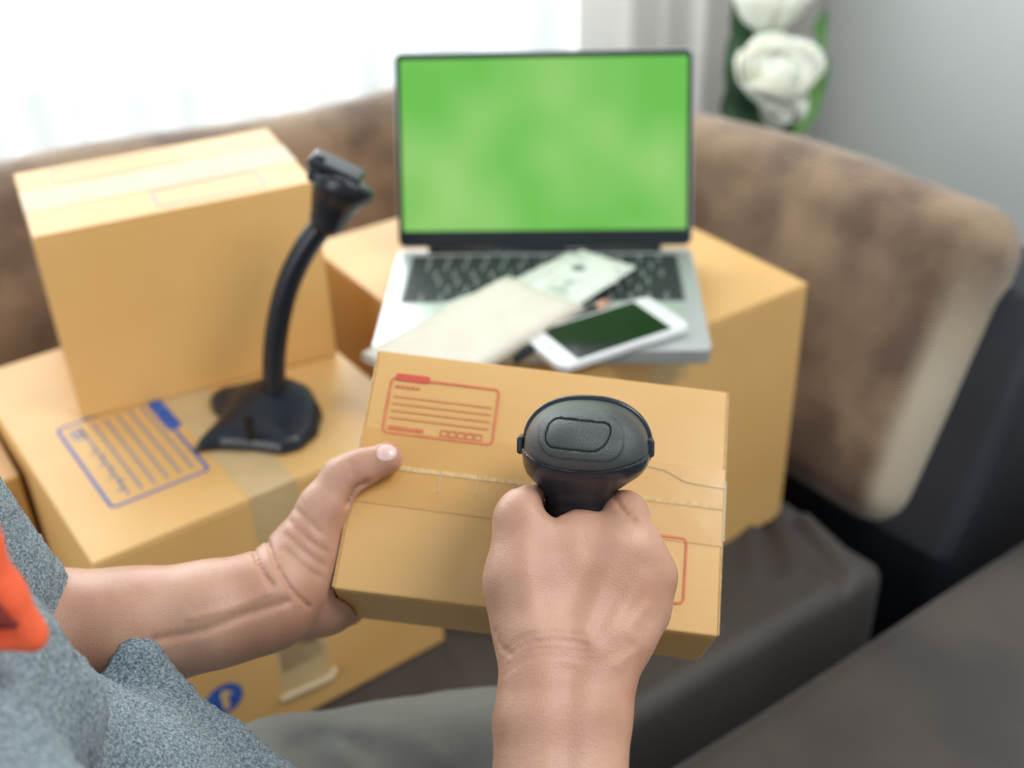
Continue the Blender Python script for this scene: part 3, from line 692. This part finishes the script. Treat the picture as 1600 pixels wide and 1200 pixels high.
def fc(P):
    ax = N(cb_-ca_)
    d = cone(P, ca_, cb_, .0155, .0235)
    e = ell(P, D(541, 288, .922), CR*.85+CU*-.45, CU, .0235, .0165, .02); d = smin(d, e, .01)
    d = smax(d, (P-D(528, 268, .93))@N(CU*.88+CR*.45-CF*.2), .003)
    # hollow mouth
    d = smax(d, -cone(P, D(520, 262, .915), D(540, 230, .90), .012, .02), .002)
    return d
par(netmesh('cradle', [surfnet(fc, cb_-.045, cb_+.045, .0015)], M['stand']), st)
pw = D(527, 262, .925); wx = N(CR*.80-CU*.36+CF*.1); wy = N(CF*.8+CU*.45); 
V, F = rbox(.0225, .015, .0035, .0028, 3); m_ = frame(pw, wx, wy)
o = mesh('cradle_lip', V, F, M['stand'], None, True); o.matrix_world = m_; bpy.context.view_layer.update(); par(o, st)
V, F = rbox(.006, .012, .011, .003, 3); o = mesh('cradle_hook', V, F, M['stand'], None, True); o.matrix_world = frame(D(497, 266, .925), N(CR*.9-CU*.2), CF); bpy.context.view_layer.update(); par(o, st)

# ================================================================== FLOWERS
tb = thing('side_table', 'small dark side table hidden behind the sofa corner, under the vase', 'table', loc=(.43, 1.83, 0))
mesh('top', *tube([(0, 0, .40), (0, 0, .42)], .15, 32), M['wood'], tb); mesh('leg', *tube([(0, 0, .02), (0, 0, .40)], .02, 12), M['wood'], tb, True); mesh('foot', *tube([(0, 0, 0), (0, 0, .02)], .12, 32), M['wood'], tb)
vs = thing('vase', 'pale ceramic vase behind the sofa holding the white roses', 'vase', loc=(.43, 1.83, .42))
VP = [(0, .035), (.02, .045), (.06, .05), (.10, .038), (.13, .028), (.15, .032)]
V, F = tube([(0, 0, z) for z, r in VP], [r for z, r in VP], 24); mesh('body', V, F, M['vase'], vs, True)
vb = np.array([.43, 1.83, .56])
def petal(R, r0, az, wd, e1, flare):
    """petal hugging a ball of radius r0; its upper rim turns outwards"""
    V = []; F = []; n = 7
    for s in (0, 1):
        for j in range(n):
            for i in range(n):
                u = (i/(n-1)-.5)*2; v = j/(n-1); el = -1.2+(e1+1.2)*v*(1-.16*abs(u)**2.5); a = az+u*wd*(1 if v > .2 else .6+2*v)
                r = r0*(1+flare*v**5)+.0035*s+R*.03*math.sin(3*u+az); V.append((r*math.cos(el)*math.cos(a), r*math.cos(el)*math.sin(a), r*math.sin(el)*1.05))
    o = n*n
    for j in range(n-1):
        for i in range(n-1): a = j*n+i; F += [(a, a+n, a+n+1, a+1), (a+o, a+1+o, a+n+1+o, a+n+o)]
    for a, b in [(j*n, j*n+n) for j in range(n-1)]+[(j*n+2*n-1, j*n+n-1) for j in range(n-1)]+[((n-1)*n+i, (n-1)*n+i+1) for i in range(n-1)]: F.append((a, a+o, b+o, b))
    return V, F
def rose(c, axis, R, label):
    ax = N(axis); xx = N(np.cross(ax, (0.3, .2, 1))); mw = frame(c, xx, np.cross(ax, xx))
    t = thing('rose', label, 'flower', mw, 'white roses')
    k = 0
    V, F = rbox(R*.44, R*.44, R*.5, R*.43, 3); mesh('bud', V, F, M['petal'], t, True)
    for lay in range(7):
        nn = 3+(lay > 1)+(lay > 3)
        for i in range(nn):
            V, F = petal(R, R*(.54+.085*lay), 2*PI*i/nn+lay*1.1, 2.9/nn, 1.15-.135*lay, .10+.03*lay); mesh('petal', V, F, M['petal'], t, True)
    s0 = Vector(c); inv = mw.inverted(); pts = spline([inv@Vector(c), inv@Vector(np.array(c)-ax*.05), inv@Vector((np.array(c)-ax*.06+vb)/2+np.array([0, 0, .0])), inv@Vector(vb-np.array([0, 0, .06]))], 6)
    mesh('stem', *tube([np.array(p) for p in pts], .0035, 8), M['leaf'], t, True)
    return t
rose(D(1216, 112, 1.74), -CF*.75+CU*.50-CR*.1, .048, 'large white rose, the lower one, above the sofa back')
rose(D(1204, -5, 1.78), -CF*.6+CU*.7, .046, 'white rose cut off by the top edge of the frame, above the lower rose')
rose(D(1224, 160, 1.735), -CF*.6+CU*-.5, .026, 'small half open white rose bud just below the large white rose')
def leafm(t, a, b, wd, m, cup=.15):
    a = np.array(a); b = np.array(b); d = b-a; L = np.linalg.norm(d); d /= L; s = N(np.cross(d, CF)); n = np.cross(s, d); V = []; F = []; nn = 9
    for j in range(nn):
        v = j/(nn-1); w_ = wd*math.sin(PI*min(1, v*.93+.04))**.8*(1-.25*v)
        c = a+d*L*v+n*.01*math.sin(PI*v)
        for q in (-1, -.5, 0, .5, 1): V.append(c+s*w_*q+n*abs(q)*w_*cup)
    k = len(V); V += [p-n*.0006 for p in V]
    for j in range(nn-1):
        for i in range(4): x = j*5+i; F += [(x, x+1, x+6, x+5), (x+k, x+5+k, x+6+k, x+1+k)]
    return par(mesh('leaf', V, F, m, None, True), t)
fo = thing('foliage_spray', 'dark green leaf spray behind the white roses, in the same vase', 'plant', loc=tuple(vb)); bpy.context.view_layer.update()
for (x0, y0, x1, y1, wd, m, d) in [(1175, 200, 1140, 60, .026, 'leaf', 1.80), (1165, 200, 1150, 110, .03, 'leaf', 1.79), (1180, 150, 1150, -20, .024, 'leaf', 1.82), (1195, 210, 1160, 140, .03, 'leaf', 1.78),
                                   (1245, 210, 1275, 110, .022, 'leaf_light', 1.79), (1262, 170, 1290, 40, .014, 'leaf_light', 1.80), (1258, 200, 1296, 90, .016, 'leaf_light', 1.81), (1240, 200, 1262, 130, .028, 'leaf', 1.80), (1225, 215, 1235, 150, .028, 'leaf', 1.81),
                                   (1150, 190, 1138, 140, .02, 'leaf', 1.80), (1280, 60, 1290, 15, .012, 'leaf_light', 1.81), (1205, 215, 1190, 160, .03, 'leaf', 1.77)]:
    leafm(fo, D(x0, y0, d), D(x1, y1, d), wd, M[m])
par(mesh('stem', *tube(spline([vb-np.array([0, 0, .06]), vb+np.array([-.01, -.02, .05]), D(1215, 190, 1.80), D(1225, 60, 1.81)], 6), .004, 8), M['leaf'], None, True), fo)

# ================================================================== BARCODE SCANNER
SC = D(915, 680, .575)
sf = N(CF+CR*.10+CU*.06); su = N(CU+CR*.02-sf*(sf@CU)); sr = np.cross(sf, su)
if sr@CR < 0: sr = -sr
mwS = frame(SC, sr, su)           # local z = sr x su = towards the viewer
zsgn = 1 if np.array(mwS.col[2][:3])@sf < 0 else -1
scn = thing('barcode_scanner', 'black handheld barcode scanner gripped in the right hand, above the held parcel', 'barcode scanner', mwS)
def headf(P, grow=0.):
    x, y, f = P[:, 0], P[:, 1], -P[:, 2]*zsgn      # f = forward
    yc = -.0068; yy = y-yc-.0022*x/.03*0
    k = np.interp(f, [-.05, -.02, .03, .05], [.95, 1, 1.06, 1.08])
    a = (.0303+grow)*k; top = (.0228+grow)*k; bot = (.0150+grow)*k
    x = x-.0006; tilt = yy+x*.02
    g = (np.abs(x)/a)**2.35+(np.where(tilt > 0, tilt/top, -tilt/bot))**2.2
    cap = np.where(f < 0, np.abs(f)/(.034+grow), np.abs(f)/(.055+grow)); g = g+cap**3.2*np.where(f < 0, 1, 1)
    return (g**(1/2.4)-1)*.021
def seam(P):     # >0 above seam
    x, y = P[:, 0], P[:, 1]; return y+.0140-.0060*(x/.03)**2+.015*x
def rr2(x, y, cx, cy, hx, hy, r, shear=0):
    x = x-cx; y = y-cy; hx = hx+y*shear; qx = np.abs(x)-hx+r; qy = np.abs(y)-hy+r
    return np.hypot(np.maximum(qx, 0), np.maximum(qy, 0))+np.minimum(np.maximum(qx, qy), 0)-r
def badge(P):
    x, y = P[:, 0]+.0030, P[:, 1]-.0030; y = y+.08*x
    return rr2(x-y*.35, y, 0, 0, .0150, .0072, .0058, .10)
def plate(P):
    x, y = P[:, 0]+.0015, P[:, 1]-.0022
    return rr2(x, y+.06*x, 0, 0, .0205, .0105, .0095, .0)
def rear(P): return P[:, 2]*zsgn        # positive at the rear
def upper(P):
    d = headf(P); d = smin(d, smax(d-.0006, plate(P), .001), .0006)
    b = badge(P); carve = np.maximum(np.maximum(b, -(d+.0009)), -rear(P)); d = np.maximum(d, -carve)
    return smax(d, -seam(P), .0012)
def badgef(P):
    d = headf(P); d = smin(d, smax(d-.0006, plate(P), .001), .0006)
    return np.maximum(smax(d+.00005, badge(P)+.00055, .0006), np.maximum(-rear(P)+.005, -(d+.0025)))
def lowerf(P):
    x, y, f = P[:, 0], P[:, 1], rear(P)*-1
    d = smax(headf(P, -.0007), seam(P)+.0003, .001)
    ys = [-.22, -.13, -.06, -.045, -.034, -.0270, -.0230, -.0190, -.0150]
    a = np.interp(y, ys, [.014, .0165, .0168, .0160, .0161, .0190, .0238, .0280, .0298]); b = np.interp(y, ys, [.018, .020, .018, .0175, .018, .021, .024, .027, .028])
    fc_ = np.interp(y, ys, [.050, .030, .008, .004, .003, .002, .001, .0, .0])
    x = x+.0035*np.clip((-y-.012)/.02, 0, 1)
    g = ((np.abs(x)/a)**2.3+(np.abs(f-fc_)/b)**2.3)**(1/2.3); n = (g-1)*np.minimum(a, b)*.85
    n = smax(n, seam(P)+.0006, .001); n = smax(n, -(y+.20), .004)
    d = smin(d, n, .006)
    d = d-.0002*np.exp(-((x+.0025)/.0006)**2)      # mould line
    return d
def bezelf(P):      # scan window surround, wider than the head, at the front
    f = -rear(P); d = headf(P, .0020); d = np.maximum(d, -(f-.012)); d = np.maximum(d, -headf(P, .0004)*0-1)
    d = smax(d, .012-f, .002); return smax(d, f-.050, .003)
lo, hi = (-.045, -.045, -.065), (.045, .030, .065)
netmesh('upper_shell', [surfnet(upper, lo, hi, .0006)], M['black_tex'], scn)
netmesh('rear_badge', [surfnet(badgef, (-.03, -.02, -.065), (.03, .02, .065), .0006)], M['black_tex'], scn)
netmesh('grip', [surfnet(lowerf, (-.045, -.21, -.08), (.045, .0, .08), .0011)], M['black_gloss'], scn)
netmesh('window_bezel', [surfnet(bezelf, (-.05, -.045, -.07), (.05, .035, .07), .0009)], M['black_gloss'], scn)
V, F = rbox(.024, .010, .0008, .0007, 2); mesh('scan_window', V+np.array([0, .0, -.0505*zsgn]), F, M['redd'], scn, True)
V, F = tube(spline([(0, -.035, -.022*zsgn), (0, -.045, -.030*zsgn), (0, -.060, -.028*zsgn)], 5), .006, 12); mesh('trigger', V, F, M['black_semi'], scn, True)
for sg in (-1, 1):
    V, F = rbox(.0020, .0045, .008, .0016, 3); mesh('side_clip', V+np.array([sg*.0322, -.0055, -.004*zsgn]), F, M['black_gloss'], scn, True)

# ================================================================== PERSON
pr = thing('person', 'person in grey fleece shirt and trousers, holding a parcel and a barcode scanner', 'person', loc=(-.22, .12, ZS)); bpy.context.view_layer.update()
# ---- right arm
RE = np.array([.035, .175, .70]); RS = np.array([-.02, .02, .93]); LE = D(-330, 1060, .60); LS = np.array([-.40, .17, .93])
def rhand(P):
    # forearm as two side by side cones, then the back of the hand
    d = chain(P, K((835, 1300, .500, 68), (838, 1130, .520, 66), (845, 1010, .535, 62)), .004)
    d = smin(d, chain(P, K((905, 1300, .505, 72), (918, 1120, .525, 68), (942, 1010, .540, 62)), .004), .018)
    d = smin(d, cone(P, RE, D(870, 1300, .506), .043, 82*.506/FP), .02)
    d = smin(d, ell(P, D(900, 925, .553), CR, CU*.9+CF*.25, .0405, .040, .0185), .016)
    k = .007
    # thumb
    d = chain(P, K((835, 1005, .545, 48), (815, 905, .550, 52), (815, 815, .560, 41), (826, 790, .572, 35)), .006, d, .012)
    th_ = chain(P, K((818, 800, .562, 38), (845, 812, .582, 31), (872, 812, .606, 27)), .005)
    d = smin(d, th_, .004)
    # index: metacarpal, knuckle, goes forward to the trigger
    d = chain(P, K((935, 1000, .548, 45), (985, 860, .553, 45)), .006, d, .012)
    d = chain(P, K((983, 850, .556, 45), (975, 806, .574, 37), (958, 800, .600, 29), (925, 822, .622, 25)), .005, d, .006)
    # middle, ring, little: knuckle then round the front of the grip
    d = chain(P, K((945, 1005, .550, 42), (1014, 900, .557, 41)), .006, d, .012)
    d = chain(P, K((1014, 900, .557, 41), (1012, 885, .595, 33), (962, 880, .620, 28), (915, 895, .612, 24)), .005, d, .004)
    d = chain(P, K((950, 1010, .550, 40), (1004, 955, .560, 38)), .006, d, .012)
    d = chain(P, K((1004, 955, .560, 38), (1004, 950, .596, 31), (955, 945, .618, 27), (912, 955, .608, 23)), .005, d, .004)
    d = chain(P, K((940, 1030, .550, 38), (975, 1010, .563, 36)), .006, d, .012)
    d = chain(P, K((975, 1010, .563, 35), (985, 1010, .592, 28), (948, 1005, .612, 24), (912, 1010, .604, 21)), .005, d, .004)
    # notch in the web between thumb and index
    g = cone(P, D(868, 782, .545), D(868, 792, .58), .005, .006); d = smax(d, -g, .006)
    # creases
    d = groove(P, d, [(845, 765), (858, 795), (872, 812), (884, 812)], 4, .0010, .575)
    d = groove(P, d, [(958, 775), (975, 800), (990, 812)], 4, .0014, .58); d = groove(P, d, [(808, 762), (820, 756), (832, 760)], 3, .0010, .60)
    for o_, m_ in ((0, .0007), (13, .0006), (24, .0006), (-12, .0005)): d = groove(P, d, [(788, 1030+o_), (820, 1008+o_), (862, 1000+o_), (915, 1006+o_)], 3.5, m_, .54)
    d = groove(P, d, [(775, 985), (783, 1010), (800, 1022)], 3, .0008, .56)
    for a_, b_ in (((962, 850), (915, 990)), ((1000, 905), (935, 1010)), ((820, 850), (830, 980))): d = groove(P, d, [a_, b_], 17, -.0009, .56)
    for a_, b_ in (((925, 870), (890, 960)), ((985, 900), (940, 980))): d = groove(P, d, [a_, b_], 20, .0009, .56)
    d = groove(P, d, [(1010, 950), (985, 985), (1000, 1010), (965, 1040)], 9, -.0008, .57); d = groove(P, d, [(890, 1050), (885, 1200)], 22, .0012, .52)
    return d
def lhand(P):
    d = chain(P, K((-330, 1060, .60, 110), (60, 990, .610, 92), (200, 978, .615, 84), (330, 955, .620, 74), (425, 935, .628, 66)), .008)
    d = smin(d, chain(P, K((60, 975, .625, 70), (250, 985, .632, 72), (400, 955, .638, 62)), .008), .02)
    # heel of the hand and palm turned to the parcel's side
    d = chain(P, K((425, 930, .632, 66), (470, 900, .645, 58), (505, 940, .665, 46)), .008, d, .012)
    d = chain(P, K((458, 895, .640, 52), (482, 850, .643, 46), (506, 795, .646, 37), (535, 747, .648, 31)), .008, d, .012)     # thenar
    d = chain(P, K((480, 870, .66, 42), (508, 812, .675, 34)), .008, d, .012)
    d = chain(P, K((535, 747, .648, 31), (562, 732, .648, 29), (604, 716, .648, 25.5)), .004, d, .006)   # thumb
    # palm passes behind
    d = chain(P, K((480, 930, .655, 48), (478, 880, .700, 34)), .006, d, .014)
    d = smin(d, ell(P, D(478, 890, .69), CU, CF, .037, .05, .012), .014)
    # four fingers behind the parcel
    fo_ = [((500, 805, .72), (525, 790, .768), (580, 780, .772), (630, 780, .770), 27), ((490, 848, .725), (530, 835, .766), (600, 832, .768), (655, 832, .766), 28),
           ((482, 890, .72), (535, 890, .760), (600, 888, .762), (650, 888, .760), 27), ((492, 935, .712), (540, 938, .745), (585, 935, .756), (625, 930, .755), 24)]
    for a, b, c, e, r in fo_: d = chain(P, K((*a, r+3), (*b, r), (*c, r-3), (*e, r-5)), .004, d, .006)
    d = chain(P, K((500, 940, .655, 48), (540, 946, .688, 33)), .006, d, .010)
    # wrist and thenar creases
    for pts in ([(397, 862), (408, 890), (425, 914)], [(418, 846), (432, 885), (455, 922), (482, 948)]): d = groove(P, d, pts, 3.4, .0020, .66)
    for pts in ([(452, 815), (490, 850), (512, 862)], [(447, 836), (482, 868), (508, 885)], [(444, 858), (474, 886), (500, 902)], [(462, 795), (500, 832)]): d = groove(P, d, pts, 3.5, .0008, .65)
    d = groove(P, d, [(573, 752), (552, 765), (541, 790)], 3.5, .0022, .66); d = groove(P, d, [(583, 694), (588, 712), (584, 735)], 3, .0006, .66)
    d = groove(P, d, [(545, 722), (552, 742)], 3, .0006, .66); d = groove(P, d, [(240, 1000), (320, 985), (380, 962), (450, 940)], 7, .0016, .63); d = groove(P, d, [(300, 965), (360, 950), (420, 925)], 7, -.0010, .63)
    # keep the flesh out of the parcel
    q = (P-ctr); bx = np.abs(q@xh)-wH/2; by = np.abs(q@yh)-dH/2; bz_ = np.abs(q@nh+hH/2)-hH/2
    bd = np.maximum(np.maximum(bx, by), bz_)
    return smax(d, -(bd-.0006), .0015)
def bounds(pts, pad):
    P = np.array(pts); return P.min(0)-pad, P.max(0)+pad
l1, h1 = bounds([D(760, 1010, .53), D(1060, 1010, .55), D(800, 760, .56), D(1000, 790, .63), D(900, 1020, .62), D(870, 1120, .52)], .03)
def skinrest(P):
    d = chain(P, [(RE, .044), (RS, .052)], .01); d = smin(d, rhand(P), .01) if False else d
    return d
# the whole right arm on one grid so that it stays continuous
l1, h1 = bounds([RE, D(760, 1010, .53), D(1060, 1010, .55), D(800, 760, .56), D(1000, 790, .63), D(900, 1020, .62), RS], .06)
neck = np.array([-.20, .17, 1.03]); chest = np.array([-.20, .17, .86]); pelv = np.array([-.22, .10, .50])
def rarm(P): return smin(rhand(P), chain(P, [(RE, .044), (RS, .050), (chest+[.0, 0, .05], .06)], .01), .012)
pA = surfnet(rarm, l1, h1, .0014)
l2, h2 = bounds([LE, D(600, 700, .65), D(640, 930, .77), D(480, 780, .72), D(640, 780, .77), D(500, 980, .66)], .05)
def larm(P): return smin(lhand(P), chain(P, [(LE, .045), (LS, .055), (chest+[-.02, 0, .05], .07)], .01), .012)
l2 = np.minimum(l2, LS-.07)
pB = surfnet(larm, l2, h2, .0014)
def torso(P):
    d = chain(P, [(pelv, .10), (chest, .095), (chest+[0, 0, .05], .08)], .03); d = smin(d, cone(P, chest+[0, 0, .05], neck, .06, .052), .03)
    return smin(d, chain(P, [(LS, .05), (chest+[0, 0, .06], .07), (RS, .05)], .02), .03)
pC = surfnet(torso, (-.52, -.06, .36), (.08, .34, 1.10), .006)
par(netmesh('body', [pA, pB, pC], M['skin']), pr)
# thumb nail of the left hand
nc = D(607, 702, .634); nx_ = N(CR*.93+CU*.33)
def nail(P): return smax(lhand(P)-.0004, ell(P, nc, nx_, N(CU), .0105, .0080, .010), .0008)
par(netmesh('thumbnail', [surfnet(nail, nc-.016, nc+.016, .0006)], M['nail']), pr)
# ---- shirt
def shirt(P):
    d = chain(P, [(pelv+[0, 0, .03], .125), (chest+[0, .0, 0], .125)], .03)
    d = smin(d, chain(P, [(LS, .075), (chest+[0, 0, .03], .09), (RS+[-.02, 0, -.02], .065)], .02), .03)
    # left sleeve down to the cuff
    d = smin(d, chain(P, K((-460, 640, .50, 190), (-215, 730, .54, 145), (-120, 830, .555, 125), (-55, 915, .575, 120))+[(D(-28, 985, .60), 118*.6/FP)], .014), .02)
    d = smin(d, chain(P, K((76, 905, .60, 22), (88, 965, .60, 22), (114, 1028, .597, 22)), .008), .014)
    # belly and lap folds facing the parcel
    d = smin(d, chain(P, K((20, 1210, .52, 195), (180, 1265, .545, 150), (330, 1385, .56, 160)), .02), .03)
    d = smin(d, chain(P, K((212, 1028, .588, 24), (185, 1075, .585, 30), (190, 1130, .58, 60)), .01), .012)
    d = smin(d, chain(P, K((225, 1035, .592, 24), (262, 1095, .592, 34), (350, 1165, .590, 36), (440, 1230, .588, 36)), .01), .02)
    d = smin(d, chain(P, K((-120, 1180, .42, 230), (-20, 1120, .45, 130), (60, 1120, .47, 100)), .02), .03)
    d = smin(d, chain(P, K((-175, 740, .425, 75), (-95, 880, .430, 85), (-25, 1010, .435, 90), (0, 1080, .44, 90)), .01), .02)
    # gather between sleeve and body
    d = crease(P, d, [D(138, 1048, .585), D(110, 1010, .57), D(60, 985, .55)], .007, .008)
    d = crease(P, d, [D(250, 1200, .53), D(210, 1120, .54)], .010, .004); d = crease(P, d, [D(110, 1190, .50), D(90, 1090, .50)], .012, .004)
    # open neck
    return smax(d, -cone(P, neck+[0, 0, -.02], neck+[0, -.02, .2], .062, .08), .01)
def fz(V): return V+rng.normal(0, .00045, V.shape)
pS = surfnet(shirt, (-.56, -.06, .42), (.06, .58, 1.10), .003)
sh_ = par(netmesh('shirt', [pS], M['fleece'], fn=fz), pr)
# right sleeve above the elbow, out of frame
V, F = tube([RS, RS*.6+RE*.4+np.array([0, 0, .0]), RE*.75+RS*.25], [.068, .060, .058], 20, True); par(mesh('sleeve', V, F, M['fleece'], None, True), pr)
# ---- orange inner collar
def orn(P):
    d = chain(P, K((-95, 750, .36, 52), (-50, 850, .375, 44), (0, 930, .385, 34), (48, 988, .392, 26)), .006)
    return smin(d, chain(P, K((-120, 985, .380, 30), (-30, 1000, .388, 18), (55, 1000, .392, 16)), .004), .003)
lo_, hi_ = bounds([p for p, r in K((-120, 760, .37, 1), (-120, 1000, .38, 1), (60, 1000, .39, 1))], .03)
col = par(netmesh('collar', [surfnet(orn, lo_, hi_, .0015)], M['orange']), pr); col['label'] = 'bright orange inner collar'
def orn2(P): return chain(P, K((-110, 940, .373, 40), (-30, 958, .375, 22), (24, 978, .380, 8)), .006)
col2 = par(netmesh('collar_hollow_shade', [surfnet(orn2, lo_-.02, hi_+.02, .002)], M['orange_dark']), pr)  # dark solid set before the collar in place of its shaded hollow
# ---- trousers
KN = D(845, 1238, .815)
def trs(P):
    hipR, hipL = np.array([-.15, .12, .53]), np.array([-.28, .12, .53]); kL = np.array([-.42, .33, .50])
    d = chain(P, [(hipR, .105), (D(450, 1300, .78), .070), (D(640, 1272, .80), .072), (D(775, 1222, .815), .058), (KN, .052)], .03)
    d = smin(d, chain(P, [(KN, .050), (np.array([-.05, .50, .475]), .052), (np.array([-.16, .42, .465]), .046)], .02), .03)
    d = smin(d, chain(P, [(hipL, .105), (kL, .075), (np.array([-.30, .45, .48]), .055), (np.array([-.2, .5, .47]), .048)], .02), .03)
    d = smin(d, cone(P, hipL, hipR, .11, .11), .03)
    for pts, r_, dep in (([(505, 1150), (560, 1165), (620, 1210)], .005, .005), ([(470, 1165), (540, 1210)], .006, .005), ([(560, 1130), (640, 1150), (690, 1190)], .006, -.004), ([(700, 1110), (730, 1160)], .010, -.003)):
        d = groove(P, d, pts, r_*3200, dep*.9, .84)
    return smax(d, ZS+.003-P[:, 2], .004)
par(netmesh('trousers', [surfnet(trs, (-.55, -.03, ZS-.02), (.16, .66, .70), .0045)], M['trouser']), pr)
for a, b, c2 in (((-.16, .42, .462), (-.23, .37, .455), (-.27, .36, .445)), ((-.2, .50, .462), (-.13, .53, .452), (-.08, .545, .447))):
    def ft(P, a=a, b=b, c2=c2): return smax(chain(P, [(np.array(a), .038), (np.array(b), .032), (np.array(c2), .022)], .01), ZS+.003-P[:, 2], .003)
    lo_, hi_ = bounds([a, b, c2], .06); par(netmesh('sock', [surfnet(ft, lo_, hi_, .004)], M['frame']), pr)
bpy.context.view_layer.update()
